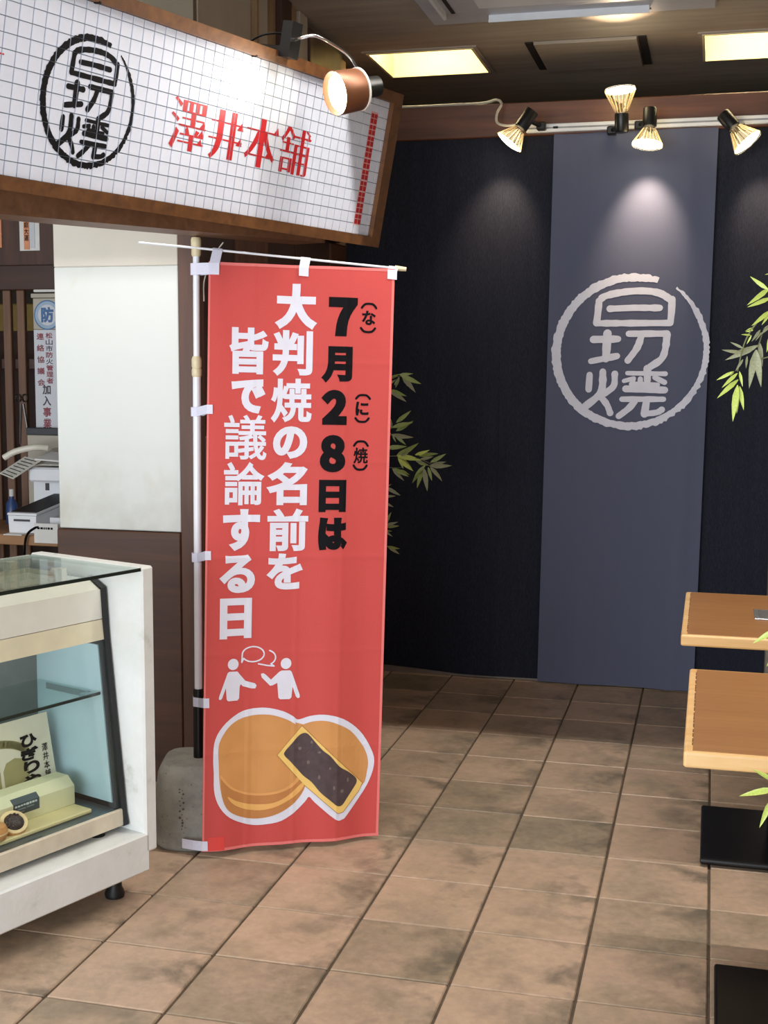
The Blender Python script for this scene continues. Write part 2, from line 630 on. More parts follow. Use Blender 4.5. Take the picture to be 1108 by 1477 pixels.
class Flat:
    """collects 2D print in plane coordinates (x right, y up)"""
    def __init__(s):
        s.v, s.f = [], []

    def add(s, v, f):
        k = len(s.v)
        s.v += [tuple(p) for p in v]
        s.f += [tuple(i + k for i in q) for q in f]

    def poly(s, pts, sm=0):
        if sm:
            P = [Vector((a, b, 0)) for a, b in pts]
            P = [P[-1]] + P + [P[0], P[1]]
            out = []
            for i in range(1, len(P) - 2):
                for j in range(sm):
                    t = j / sm
                    a, b, c, d = P[i - 1], P[i], P[i + 1], P[i + 2]
                    q = .5 * ((2 * b) + (c - a) * t + (2 * a - 5 * b + 4 * c - d) * t * t + (3 * b - a - 3 * c + d) * t ** 3)
                    out.append((q[0], q[1]))
            pts = out
        s.add(*fill([np.array(pts)]))

    def rect(s, x0, y0, x1, y1):
        s.add([(x0, y0), (x1, y0), (x1, y1), (x0, y1)], [(0, 1, 2, 3)])

    def disc(s, x, y, rx, ry=None, n=20):
        ry = ry or rx
        s.add([(x + rx * math.cos(2 * PI * i / n), y + ry * math.sin(2 * PI * i / n)) for i in range(n)], [tuple(range(n))])

    def stroke(s, pts, w, jit=0, rng=None, sub=0, cap=True):
        P = [Vector((a, b, 0)) for a, b in pts]
        if sub:
            P = smooth_path(P, sub)
        n = len(P)
        ws = [w / 2 * (1 + (rng.uniform(-jit, jit) if jit else 0)) for _ in P]
        for i in range(n - 1):
            d = (P[i + 1] - P[i])
            if d.length < 1e-7:
                continue
            d.normalize()
            m = Vector((-d[1], d[0], 0))
            a, b = ws[i], ws[i + 1]
            q = [P[i] - m * a, P[i + 1] - m * b, P[i + 1] + m * b, P[i] + m * a]
            s.add([(k[0], k[1]) for k in q], [(0, 1, 2, 3)])
        for i in range(n):
            if cap or 0 < i < n - 1:
                s.disc(P[i][0], P[i][1], ws[i], n=10)

    def glyph(s, ch, x0, x1, y0, y1, ax=0, ay=0):
        """character fitted to the box x0..x1, y0..y1 after thickening"""
        cs = contours(ch)
        w, h = x1 - x0 - 2 * ax, y1 - y0 - 2 * ay
        cs = [np.column_stack([x0 + ax + k[:, 0] * w, y0 + ay + k[:, 1] * h]) for k in cs]
        if ax or ay:
            cs = offset(cs, ax, ay)
        s.add(*fill(cs))

    def union(s):
        """melt overlapping pieces into one outline, so that no two faces lie on each other"""
        cs = []
        for f in s.f:
            p = np.array([s.v[i] for i in f])
            cs.append(p if s_area(p) > 0 else p[::-1])
        s.v, s.f = fill(cs)
        return s

    def build(s, name, mat, mapf, parent, cutx=(), cuty=(), gapx=(), gapy=(), thick=0):
        bm = bmesh.new()
        vs = [bm.verts.new((a, b, 0)) for a, b in s.v]
        for f in s.f:
            try:
                bm.faces.new([vs[i] for i in f])
            except ValueError:
                pass

        def cut(co, no):
            bmesh.ops.bisect_plane(bm, geom=bm.verts[:] + bm.edges[:] + bm.faces[:], plane_co=co, plane_no=no, dist=1e-7)
        for x in cutx:
            cut((x, 0, 0), (1, 0, 0))
        for y in cuty:
            cut((0, y, 0), (0, 1, 0))
        for x0, x1 in gapx:
            cut((x0, 0, 0), (1, 0, 0)), cut((x1, 0, 0), (1, 0, 0))
        for y0, y1 in gapy:
            cut((0, y0, 0), (0, 1, 0)), cut((0, y1, 0), (0, 1, 0))
        if gapx or gapy:
            dead = []
            for f in bm.faces:
                c = f.calc_center_median()
                if any(a < c[0] < b for a, b in gapx) or any(a < c[1] < b for a, b in gapy):
                    dead.append(f)
            bmesh.ops.delete(bm, geom=dead, context='FACES')
        for f in bm.faces:
            f.normal_update()
            if f.normal[2] < 0:
                f.normal_flip()
        for v in bm.verts:
            v.co = mapf(v.co[0], v.co[1])
        me = bpy.data.meshes.new(name)
        bm.to_mesh(me)
        bm.free()
        me.materials.append(mat)
        o = bpy.data.objects.new(name, me)
        COL.objects.link(o)
        o.parent = parent
        if parent is not None and parent.type == 'EMPTY' and parent.parent is None:
            o.matrix_parent_inverse = Matrix.Translation(-Vector(parent.location))
        return o


def emblem(fl, mx, my, r, seed):
    """the round stamp mark (ring round three stacked characters), centre mx,my, ring radius r"""
    g = random.Random(seed)

    def T(x, y):
        return (mx + (x - 466) / 356 * r, my + (470 - y) / 356 * r)

    def st(pts, w, sub=0, jit=.10):
        # break straight runs up so that the edge can be rough
        q = []
        for a, b in zip(pts, pts[1:]):
            n = max(1, int(math.hypot(b[0] - a[0], b[1] - a[1]) / 22)) if not sub else 1
            q += [(a[0] + (b[0] - a[0]) * i / n, a[1] + (b[1] - a[1]) * i / n) for i in range(n)]
        q.append(pts[-1])
        fl.stroke([T(*p) for p in q], w / 356 * r, jit, g, sub)
    # ring, open at the upper end
    n = 200
    a0, a1 = math.radians(70), math.radians(55.5 + 360)
    inn, out = [], []
    for i in range(n + 1):
        a = a0 + (a1 - a0) * i / n
        f = i / n
        w = 34 + 8 * math.sin(f * 5.2) - (18 * max(0, (f - .93) / .07)) - (8 * max(0, (.04 - f) / .04))
        lower = 1.6 if .5 < f < .8 else 1
        ro = 357 + g.uniform(-3.5, 3.5) * lower
        ri = 357 - w + g.uniform(-2.0, 2.0)
        out.append(T(466 + ro * math.cos(a), 470 - ro * math.sin(a)))
        inn.append(T(466 + ri * math.cos(a), 470 - ri * math.sin(a)))
    fl.add(out + inn, [(i, i + 1, n + 2 + i, n + 1 + i) for i in range(n)])
    st([(312, 336), (316, 290), (320, 235)], 32)
    st([(320, 237), (345, 215), (420, 198), (510, 192), (590, 203), (645, 235)], 32, 5)
    st([(648, 232), (648, 290), (645, 338)], 32)
    st([(312, 338), (645, 338)], 30)
    st([(370, 272), (480, 268), (595, 270)], 30)
    st([(300, 412), (412, 410)], 32)
    st([(363, 385), (360, 500)], 38)
    st([(292, 512), (410, 488)], 30)
    st([(460, 386), (632, 386)], 30)
    st([(632, 390), (628, 450), (612, 500), (560, 538)], 32, 4)
    st([(518, 395), (500, 450), (460, 508)], 32, 4)
    st([(288, 575), (286, 642)], 32)
    st([(348, 560), (348, 630), (330, 672), (272, 722)], 34, 4)
    st([(403, 570), (400, 625), (360, 660)], 30, 4)
    st([(342, 675), (372, 712), (388, 750)], 30, 4)
    st([(550, 545), (552, 600)], 34)
    st([(460, 566), (632, 568)], 22)
    st([(446, 602), (490, 590), (480, 625)], 22)
    st([(520, 592), (520, 622)], 26)
    st([(585, 585), (630, 607)], 24)
    st([(455, 638), (632, 642)], 30)
    st([(480, 615), (600, 618)], 22)
    st([(440, 686), (628, 684)], 27)
    st([(500, 695), (470, 730), (428, 764)], 30, 4)
    st([(552, 690), (545, 752)], 34)
    st([(545, 752), (600, 745), (622, 732)], 28, 3)


# ================================================================== the room shell
def boxo(name, lo, hi, mat, parent=None, bev=0, seg=1):
    return MB().box(lo, hi, bev, seg).build(name, mat, parent)


floor = struct(boxo('floor', (-3.2, -6.0, -.12), (3.6, 4.4, -.006), M_GROUT))
# tiles near the view are single pieces, sharing one mesh
tb = MB()
tb.box((.0035, .002, -.012), (.2965, .298, 0), .003)
tile0 = tb.build('tile', M_TILE, floor)
cells = []
for v in range(-18, 14):
    for u in range(-10, 12):
        cells.append((u, v))
near = [(u, v) for u, v in cells if -5 <= u <= 9 and -9 <= v <= 9]
near = sorted(near, key=lambda c: (c[0] * .3 - 1.4) ** 2 + (c[1] * .3 + 1.0) ** 2)[:296]
near_s = set(near)
first = True
for u, v in near:
    o = tile0 if first else tile0.copy()
    if not first:
        COL.objects.link(o)
    first = False
    o.location = (u * .3, v * .3, R.uniform(-.0007, .0004))
rest = MB()
for u, v in cells:
    if (u, v) not in near_s:
        rest.box((u * .3 + .0035, v * .3 + .002, -.012), (u * .3 + .2965, v * .3 + .298, 0))
ro = rest.build('tile_field', M_TILE, floor)
ro['kind'] = 'stuff'

# ceiling, with two openings for the recessed fittings
TROFF = [(-.13, .37), (1.37, 1.87)]
TY0, TY1 = 2.40, 2.89
cb = MB()
xs = [-3.2, -.13, .37, 1.37, 1.87, 3.6]
ys = [.05, TY0, TY1, 4.4]
for i in range(5):
    for j in range(3):
        if j == 1 and i in (1, 3):
            continue
        cb.box((xs[i], ys[j], 2.9), (xs[i + 1], ys[j + 1], 3.05))
cf_ = MB()  # front part, leaving an added slot for the unseen strip lamp
cf_.box((-3.2, -4.6, 2.9), (3.6, -.6, 3.05))
cf_.box((-3.2, -.6, 2.9), (-.65, .05, 3.05))
cf_.box((2.65, -.6, 2.9), (3.6, .05, 3.05))
struct(cf_.build('ceiling_front', M_CEIL))
struct(cb.build('ceiling', M_CEIL))
struct(boxo('added_slot_lid', (-.7, -.62, 3.05), (2.7, .07, 3.09), M_CEIL))  # unseen lid added over the invented lamp slot
struct(boxo('wall_far', (-3.2, 4.3, 0), (3.6, 4.4, 2.9), M_FARW))
struct(boxo('wall_right', (3.5, -4.6, 0), (3.6, 4.3, 2.9), M_SIDEW))
struct(boxo('wall_outer', (-3.2, -1.2, 0), (-3.1, 4.3, 2.9), M_SIDEW))

# partition at the back, lower than the ceiling
wb = struct(boxo('wall_back', (-.224, 2.43, 0), (3.1, 2.50, 2.50), M_SIDEW))
tr = struct(boxo('trim_1', (-.224, 2.395, 2.497), (3.1, 2.505, 2.644), W_BEAM, None, .004))

# wall on the left: pillar face to the front, boards along its side
wl = struct(boxo('wall_left', (-.745, .63, 0), (-.24, 2.395, 2.9), plain('darkened_plaster', '#78705f', .85, vary=.08, scale=5)))  # same plaster, darkened here because the front catches more light
boxo('plaster_panel', (-.757, .605, .893), (-.295, .63, 1.7998), M_PLASTER, wl, .003)
boxo('upper_plaster_panel', (-.757, .604, 1.80), (-.295, .63, 2.45), M_WALLU, wl, .003)
boxo('wainscot', (-.765, .598, 0), (-.295, .63, .89), W_WAIN, wl, .004)
boxo('corner_post', (-.293, .596, 0), (-.224, .66, 2.45), W_POST, wl, .004)
boxo('side_jamb', (-.765, .64, 0), (-.7455, 2.3, 2.9), W_DARK, wl)
for y0, y1, m, x in ((.66, .985, W_DARK, -.238), (.99, 1.315, W_MID, -.224), (1.32, 1.675, W_DARK, -.236), (1.68, 2.14, W_DARKX, -.230), (2.145, 2.39, W_POST, -.222)):
    boxo('plank', (-.25, y0, 0), (x, y1, 2.02), m, wl, .003)
boxo('wall_plate', (-.24, .668, .90), (-.226, .735, 1.22), M_PIPE_G, wl, .002)
for y0, y1, m, x, z1 in ((.66, 1.17, M_WALLP, -.236, 2.9), (1.175, 1.20, W_TAN, -.215, 2.9), (1.21, 1.315, M_WALLP, -.222, 2.9), (1.32, 1.425, W_TAN, -.228, 2.9), (1.43, 1.555, W_DARK, -.205, 2.9),
                      (1.56, 1.665, W_TAN, -.222, 2.9), (1.67, 1.775, M_WALLP, -.21, 2.9), (1.78, 2.235, W_DARK, -.20, 2.86), (2.24, 2.39, W_TAN, -.222, 2.86)):
    boxo('plank', (-.25, y0, 2.025), (x, y1, z1), m, wl, .003)

# ================================================================== fabric wall and hanging banner
fab = thing('wall_hanging', 'dark navy woven fabric covering the partition wall from wooden rail to floor', 'curtain', (.75, 2.415, 0))
for x0, x1 in ((-.224, .508), (.503, 1.10), (1.095, 1.728)):
    bm = bmesh.new()
    nx, nz = 24, 30
    g = []
    for j in range(nz + 1):
        row = []
        for i in range(nx + 1):
            x = x0 + (x1 - x0) * i / nx
            z = .012 + 2.49 * j / nz
            if x < .35:
                z = max(z, .012 + .03 * (.35 - x) / .5) if j == 0 else z
            y = 2.417 + (.003 if x0 == .503 else 0) + .005 * math.sin(x * 9 + .5) * (1 - .6 * j / nz)
            row.append(bm.verts.new((x, y, z)))
        g.append(row)
    for j in range(nz):
        for i in range(nx):
            bm.faces.new((g[j][i], g[j][i + 1], g[j + 1][i + 1], g[j + 1][i]))
    r = bmesh.ops.extrude_face_region(bm, geom=bm.faces[:])
    for e in r['geom']:
        if isinstance(e, bmesh.types.BMVert):
            e.co.y += .004
    mb = MB()
    mb.bm.free()
    mb.bm = bm
    mb.build('fabric_panel', M_NAVY, fab, True)

BX0, BX1, BYP = .742, 1.452, 2.392


def ban_map(x, z, off=0):
    lean = -.028 * (1 - z / 2.5)
    y = BYP - .011 * math.exp(-((x - 1.335 - .03 * math.sin(z * 1.3)) / .028) ** 2) - .006 * math.exp(-((x - .93) / .05) ** 2) * (1 - z / 2.6) + .006 * math.sin(x * 7 + z * .8) + .004 * math.sin(x * 17 + 1.0) * (1 - z / 2.5)
    return Vector((x + lean, y - off, z))


ban = thing('hanging_banner', 'slate grey cloth banner with pale round stamp emblem hanging before the navy fabric', 'banner', (1.1, BYP, 0))
bm = bmesh.new()
g = [[bm.verts.new(ban_map(BX0 + (BX1 - BX0) * i / 24, .008 + 2.492 * j / 40)) for i in range(25)] for j in range(41)]
for j in range(40):
    for i in range(24):
        bm.faces.new((g[j][i], g[j][i + 1], g[j + 1][i + 1], g[j + 1][i]))
r = bmesh.ops.extrude_face_region(bm, geom=bm.faces[:])
for e in r['geom']:
    if isinstance(e, bmesh.types.BMVert):
        e.co.y += .0015
mb = MB()
mb.bm.free()
mb.bm = bm
mb.build('cloth', M_BANNER, ban, True)
fl = Flat()
emblem(fl, 1.098, 1.536, .346, 5)
fl.union()
fl.build('emblem', M_SILV, lambda x, y: ban_map(x + .011, y, .0016), ban, cutx=[.7 + .05 * i for i in range(16)], cuty=[1.15 + .1 * i for i in range(8)])

# ================================================================== shop sign over the counter
bpA, bpT = math.radians(17.671), math.radians(11.168)
sd = Vector((math.sin(bpA), math.cos(bpA), 0))
sn = Vector((sd[1], -sd[0], 0))
su = sn * math.sin(bpT) + Vector((0, 0, math.cos(bpT)))
sN = sd.cross(su)
sO = Vector((.363, .624, 1.885))


def sg(a, b, o=0):
    """sign plane: a runs from the far end towards the viewer, b up the slope, o out of the face"""
    return sO - sd * a + su * b + sN * o


def sgbox(mb, a0, a1, b0, b1, o0, o1):
    mb.prism([sg(a0, b0, o0), sg(a1, b0, o0), sg(a1, b1, o0), sg(a0, b1, o0)], sN * (o1 - o0))
    return mb


SA, SB = 1.80, .421
sign = thing('shop_sign', 'long tilted white mosaic shop sign in a brown wooden frame above the counter', 'sign', tuple(sO))
sgbox(MB(), -.01, SA, -.01, SB + .01, -.03, -.004).build('backing_panel', M_MOSB, sign)
sgbox(MB(), -.049, SA, SB, SB + .033, -.10, .016).build('top_rail', W_SIGN, sign)
sgbox(MB(), -.049, SA, -.031, 0, -.10, .016).build('bottom_rail', W_SIGN, sign)
sgbox(MB(), -.049, 0, 0, SB, -.10, .016).build('end_stile', W_SIGN, sign)
sgbox(MB(), -.045, SA, -.027, SB + .03, -.10, -.035).build('back_box', W_SIGNU, sign)
for a in (.15, .71, 1.30):
    sgbox(MB(), a - .003, a + .003, SB - .003, SB + .003, -.003, .018).build('screw', M_BLACKM, sign)
PA, PB, GA, GB = .0384, .0335, .0019, .0011
tl = []
ka = [-.0214 + PA * k for k in range(0, 48)]
kb = [-.0005 + PB * k for k in range(0, 13)]
for i in range(len(ka)):
    for j in range(len(kb)):
        a0, a1 = max(ka[i] + GA, .001), min(ka[i] + PA - GA, SA - .001)
        b0, b1 = max(kb[j] + GB, .001), min(kb[j] + PB - GB, SB - .001)
        if a1 - a0 > .004 and b1 - b0 > .004:
            tl.append((a0, a1, b0, b1))
full = [t for t in tl if abs(t[1] - t[0] - (PA - 2 * GA)) < 1e-6 and abs(t[3] - t[2] - (PB - 2 * GB)) < 1e-6]
full.sort(key=lambda t: abs(t[0] - .99))
singles = full[:298]
ss = set(singles)
wA, wB = PA - 2 * GA, PB - 2 * GB
mb = MB()
mb.prism([Vector(), -sd * wA, -sd * wA + su * wB, su * wB], sN * .004)
m0 = mb.build('mosaic_tile', M_MOS, sign)
m0.matrix_parent_inverse = Matrix()
for k, (a0, a1, b0, b1) in enumerate(singles):
    o = m0 if k == 0 else m0.copy()
    if k:
        COL.objects.link(o)
    o.location = -sd * a0 + su * b0 - sN * .004
mb = MB()
for t in tl:
    if t not in ss:
        sgbox(mb, t[0], t[1], t[2], t[3], -.004, 0)
o = mb.build('mosaic_field', M_MOS, sign)
o['kind'] = 'stuff'
gx = [(-(k + GA), -(k - GA)) for k in ka]
gy = [(k - GB, k + GB) for k in kb]


def sgm(off):
    return lambda x, y: sg(-x, y, off)


fl = Flat()
emblem(fl, -1.282, .199, .152, 11)
fl.union()
fl.build('emblem', M_INK, sgm(.0006), sign, gapx=[(a + .0008, b - .0008) for a, b in gx if -1.5 < a < -1.0], gapy=[(a + .0006, b - .0006) for a, b in gy])
for ch, a1, a0, b0, b1 in (('澤', .998, .857, .139, .266), ('井', .843, .702, .138, .264), ('本', .692, .543, .137, .269), ('舗', .533, .385, .138, .267)):
    fl = Flat()
    dense = ch in '澤舗'
    fl.glyph(ch, -a1, -a0, b0, b1,   .0030 if dense else .0058, -.0022 if dense else -.0034)
    w, h = a1 - a0, b1 - b0

    def tri(x, y, s):
        X, Y = -a1 + x * w, b0 + y * h
        fl.add([(X - s * 1.3, Y), (X + .001, Y), (X - s * .35, Y + s * 1.1)], [(0, 1, 2)])
    for x, y, s in {'澤': ((.97, .50, .016), (.95, .33, .016), (.93, .17, .014)), '井': ((.99, .655, .020), (1.0, .335, .020)), '本': ((1.0, .72, .021), (.80, .23, .016)), '舗': ((.97, .79, .016),)}[ch]:
        tri(x, y, s)
    fl.union().build('character', M_RED, sgm(.0007), sign, gapx=[(a + .0009, b - .0009) for a, b in gx if -a1 - .05 < a < -a0 + .05], gapy=[(a + .0007, b - .0007) for a, b in gy])
fl = Flat()
fl.rect(-1.60, .2535, -1.547, .257)
fl.build('character', M_RED, sgm(.0007), sign, gapx=[(a + .0009, b - .0009) for a, b in gx if -1.65 < a < -.35], gapy=[(a + .0007, b - .0007) for a, b in gy])
fl = Flat()
fg = Flat()
fg.rect(-.0960, .0285, -.0575, .379)
n = 20
for k in range(n):
    for c in range(2):
        x = -.0945 + c * .0187
        y = .0305 + k * (.346 / n)
        fl.rect(x + .0008, y + .0012, x + .0168, y + .346 / n - (.0012 if k % 2 == 0 else .0035))
fg.build('accent_strip_ground', M_REDG, sgm(.0004), sign)
fl.build('accent_strip', M_RED, sgm(.0009), sign)

# wooden lintel behind and under the sign
lin_ = thing('wooden_lintel', 'brown wooden beam running behind and just under the mosaic sign', 'beam', tuple(sO))
mb = MB()


def hz(a, o, z):
    p = sO - sd * a + sn * o
    return Vector((p[0], p[1], z))


mb.prism([hz(.08, -.115, 1.862), hz(1.75, -.115, 1.805), hz(1.75, -.115, 1.93), hz(.08, -.115, 1.93)], -sn * .12)
mb.build('board', W_SIGNU, lin_)

# ------------------------------------------------------------------ clamp lamp on the sign
lamp = thing('clamp_lamp', 'gooseneck clamp lamp with copper drum shade lighting the mosaic sign', 'lamp', tuple(sg(.57, .47, .02)))
mb = sgbox(MB(), .572, .618, .44, .535, .016, .05)
mb.build('clamp', M_SOCKET, lamp)
sgbox(MB(), .588, .604, .4545, .47, -.115, .016).build('clamp_jaw', M_SOCKET, lamp)
pts = [sg(.612, .495, .05), sg(.69, .487, .08), sg(.65, .505, .12), sg(.565, .503, .145), sg(.50, .485, .15), sg(.448, .467, .15), sg(.418, .445, .15), sg(.404, .428, .15)]
pts = [sg(.60, .488, .05), sg(.62, .493, .09), sg(.61, .502, .13), sg(.53, .489, .15), sg(.475, .477, .152), sg(.435, .460, .15), sg(.412, .440, .15), sg(.402, .425, .15)]
MB().tube(smooth_path(pts, 6), .0042, 10).build('gooseneck', M_CHROME, lamp, True)
fc = sg(.512, .372, .155)
dirv = (sg(.79, .30, .0) - fc).normalized()
dirv = (dirv + sN * .12 + Vector((0, 0, -.10))).normalized()
bk = fc - dirv * .075
mb = MB()
mb.lathe([(.056, 0), (.0575, .004), (.0605, .078), (.0595, .082)], bk, dirv, 28, cap=False)
mb.lathe([(.001, 0), (.057, 0)], bk, dirv, 28, cap=False)
mb.lathe([(.055, .008), (.058, .076), (.0595, .082)], bk, dirv, 28, cap=False)
mb.build('drum_shade', M_COPPER, lamp, True)
MB().lathe([(.056, -.004), (.0595, -.003), (.0595, .002), (.056, .004)], bk, dirv, 28).build('shade_rim', M_CREAMW, lamp, True)
MB().lathe([(.018, -.072), (.028, -.066), (.031, -.01), (.031, -.003)], bk, dirv, 20).build('socket', M_SOCKET, lamp, True)
MB().lathe([(.001, .074), (.03, .073), (.052, .069), (.057, .062)][::-1], bk, dirv, 24).build('bulb', M_FACE, lamp, True)
l = bpy.data.lights.new('clamp_lamp_light', 'SPOT')
l.energy, l.color, l.spot_size, l.spot_blend, l.shadow_soft_size = 9, (1, .93, .84), math.radians(80), .9, .03
o = bpy.data.objects.new('clamp_lamp_light', l)
COL.objects.link(o)
o.location = fc + dirv * .012
o.rotation_euler = (sg(1.08, .345, 0) - fc).to_track_quat('-Z', 'Y').to_euler()
tag(MB().tube(smooth_path([sg(.575, .505, .012), sg(.59, .503, -.03), sg(.62, .488, -.055), sg(.642, .462, -.08), sg(.65, .452, -.10)], 5), .0028, 6).build('lamp_cable', M_CABLEB, None, True),
    'thin black cable trailing from the clamp lamp behind the sign frame', 'cable')

# ================================================================== ceiling fittings
for k, (x0, x1) in enumerate(TROFF):
    t = thing('recessed_light', ('glowing recessed ceiling light nearest the mosaic sign end', 'glowing recessed ceiling light beyond the row of spotlights, cut by the picture edge')[k], 'ceiling light', ((x0 + x1) / 2, 2.64, 2.9), 'recessed ceiling lights')
    mb = MB()
    e = .012
    for lo, hi in (((x0, TY0, 2.89), (x0 + e, TY1, 3.04)), ((x1 - e, TY0, 2.89), (x1, TY1, 3.04)), ((x0 + e, TY0, 2.89), (x1 - e, TY0 + e, 3.04)), ((x0 + e, TY1 - e, 2.89), (x1 - e, TY1, 3.04)), ((x0, TY0, 3.04), (x1, TY1, 3.05))):
        mb.box(lo, hi)
    mb.build('housing', M_DIFF, t)
    MB().cyl((x0 + .03, 2.507, 2.985), (x1 - .03, 2.507, 2.985), .011, n=10).build('tube', M_TUBE, t, True)
    MB().cyl((x0 + .03, 2.70, 3.025), (x1 - .03, 2.70, 3.025), .008, n=8).build('tube', emit('dim_tube_%d' % k, '#ffe4a4', 40), t, True)
    mb = MB()
    for lo, hi in (((x0 - .018, TY0 - .018, 2.893), (x0, TY1 + .018, 2.903)), ((x1, TY0 - .018, 2.893), (x1 + .018, TY1 + .018, 2.903)), ((x0, TY0 - .018, 2.893), (x1, TY0, 2.903)), ((x0, TY1, 2.893), (x1, TY1 + .018, 2.903))):
        mb.box(lo, hi)
    mb.build('trim_frame', M_CEIL, t)
t = thing('access_panel', 'plain square ceiling panel with dark slots along two sides', 'panel', (.87, 2.64, 2.9))
boxo('panel', (.645, 2.375, 2.884), (1.095, 2.90, 2.899), M_CEIL, t, .002)
for x in (.605, 1.10):
    boxo('slot', (x, 2.38, 2.894), (x + .035, 2.90, 2.903), M_VENT, t)
MB().box((.86, 2.895, 2.885), (.89, 2.905, 2.895)).build('latch', M_CEIL, t)

t = thing('air_conditioner', 'pale cassette air conditioner on the ceiling with its white flap hanging open', 'air conditioner', (.86, 1.4, 2.9))
boxo('panel', (.29, .9, 2.876), (1.43, 1.93, 2.8985), M_ACG, t, .006)
boxo('grille', (.52, 1.1, 2.868), (1.2, 1.70, 2.880), M_WHITE, t, .004)
MB().prism([(.54, 1.815, 2.845), (.54, 1.835, 2.848), (.54, 1.86, 2.892), (.54, 1.83, 2.892)], (.635, 0, 0)).build('flap', M_WSTEEL, t)
MB().prism([(.355, 1.15, 2.882), (.372, 1.15, 2.845), (.382, 1.15, 2.848), (.378, 1.15, 2.885)], (0, .6, 0)).build('flap', M_WSTEEL, t)
boxo('slot', (.40, 1.15, 2.872), (.415, 1.76, 2.88), M_VENT, t)
boxo('slot', (.53, 1.865, 2.874), (1.18, 1.885, 2.88), M_VENT, t)

# track and its four spotlights
t = thing('lighting_track', 'white lighting track fixed along the wooden rail above the fabric', 'track', (1.6, 2.39, 2.52))
boxo('rail', (.62, 2.372, 2.506), (3.0, 2.395, 2.542), M_WSTEEL, t, .003)
boxo('groove', (.625, 2.3705, 2.520), (2.995, 2.374, 2.527), plain('track_groove', '#8d9196', .4), t)
for x in (.74, 1.9):
    boxo('connector', (x, 2.366, 2.519), (x + .022, 2.372, 2.529), M_BLACKM, t, .002)


def spot(label, top, mid, face, aim, power):
    top, mid, face = Vector(top), Vector(mid), Vector(face)
    t = thing('spotlight', label, 'spotlight', tuple(top), 'spotlights on the lighting track')
    d = (mid - top).normalized()
    MB().lathe([(.026, 0), (.030, .005), (.030, (mid - top).length - .004), (.026, (mid - top).length)], top, d, 20).build('socket', M_SOCKET, t, True)
    c = (top + mid) / 2
    kx = c + Vector((-.05 if top[0] < mid[0] + .03 and top[0] > .8 and top[0] < 1.3 else .05, .02, -.012))
    mb = MB()
    mb.cyl(c, (kx[0], 2.352, kx[2]), .010, n=10)
    mb.box((kx[0] - .02, 2.335, kx[2] - .018), (kx[0] + .02, 2.374, kx[2] + .018), .005)
    mb.build('bracket', M_SOCKET, t)
    df = (face - mid).normalized()
    L = (face - mid).length
    mb = MB()
    mb.lathe([(.022, -.002), (.027, .01), (.045, L * .55), (.0655, L), (.066, L + .005)], mid, df, 32, cap=False)
    mb.build('reflector', M_GOLD, t, True)
    mb = MB()
    for k in range(16):
        a = 2 * PI * k / 16
        q = df.to_track_quat('Z', 'Y')
        mb.tube([mid + q @ Vector((.0275 * math.cos(a), .0275 * math.sin(a), .01)), mid + q @ Vector((.066 * math.cos(a), .066 * math.sin(a), L))], .0022, 4)
    mb.build('reflector_ribs', plain('reflector_rib', '#cdbb98', .3, .3), t)
    MB().lathe([(.001, L + .010), (.035, L + .007), (.058, L + .001), (.064, L - .004)][::-1], mid, df, 32).build('lens', M_FACE, t, True)
    l = bpy.data.lights.new('spotlight_light', 'SPOT')
    l.energy, l.color, l.spot_size, l.spot_blend, l.shadow_soft_size = power, (1, .74, .50), math.radians(66), 1.0, .03
    o = bpy.data.objects.new('spotlight_light', l)
    COL.objects.link(o)
    o.location = face + df * .014
    o.rotation_euler = Vector(aim).to_track_quat('-Z', 'Y').to_euler()


spot('spotlight tilted away at the track end, beside the loose white cable', (.667, 2.245, 2.577), (.613, 2.242, 2.503), (.565, 2.235, 2.442), (-.14, .58, -1), 24)
spot('spotlight turned upwards to the ceiling, the only one facing up', (1.05, 2.245, 2.468), (1.048, 2.243, 2.549), (1.043, 2.200, 2.637), (0, -.66, .75), 22)
spot('spotlight pointing straight down in front of the slate banner', (1.168, 2.245, 2.567), (1.167, 2.242, 2.486), (1.160, 2.230, 2.411), (-.01, .58, -1), 40)
spot('spotlight tilted outward above the banner edge, farthest along the track', (1.465, 2.245, 2.529), (1.516, 2.240, 2.469), (1.572, 2.230, 2.404), (.28, .58, -1), 24)
tag(MB().tube(smooth_path([(-.1, 2.40, 2.648), (.2, 2.40, 2.648), (.42, 2.39, 2.648), (.483, 2.37, 2.655), (.511, 2.35, 2.632), (.493, 2.34, 2.589), (.495, 2.335, 2.55), (.535, 2.325, 2.533), (.60, 2.31, 2.532)], 6), .006, 8).build('power_cable', M_CABLEW, None, True),
    'white power cable looping over the wooden rail to the end spotlight', 'cable')

# ================================================================== counter: white surround with the glass showcase
CD = Vector((.354, .935, 0)).normalized()
CN = Vector((CD[1], -CD[0], 0))
CO = Vector((.004, -.324, 0))


def cp(s, t, z):
    """counter frame: s along the front towards the viewer, t back from the front, z up"""
    p = CO - CD * s - CN * t
    return Vector((p[0], p[1], z))


def cbox(mb, s0, s1, t0, t1, z0, z1, bev=0):
    m2 = MB().box((s0, t0, z0), (s1, t1, z1), bev)
    for v in m2.bm.verts:
        v.co = cp(v.co[0], v.co[1], v.co[2])
    me = bpy.data.meshes.new('tmp')
    m2.bm.to_mesh(me)
    m2.bm.free()
    mb.bm.from_mesh(me)
    bpy.data.meshes.remove(me)
    return mb


def cprism(mb, prof, s0, s1):
    mb.prism([cp(s0, t, z) for t, z in prof], -CD * (s1 - s0))
    return mb


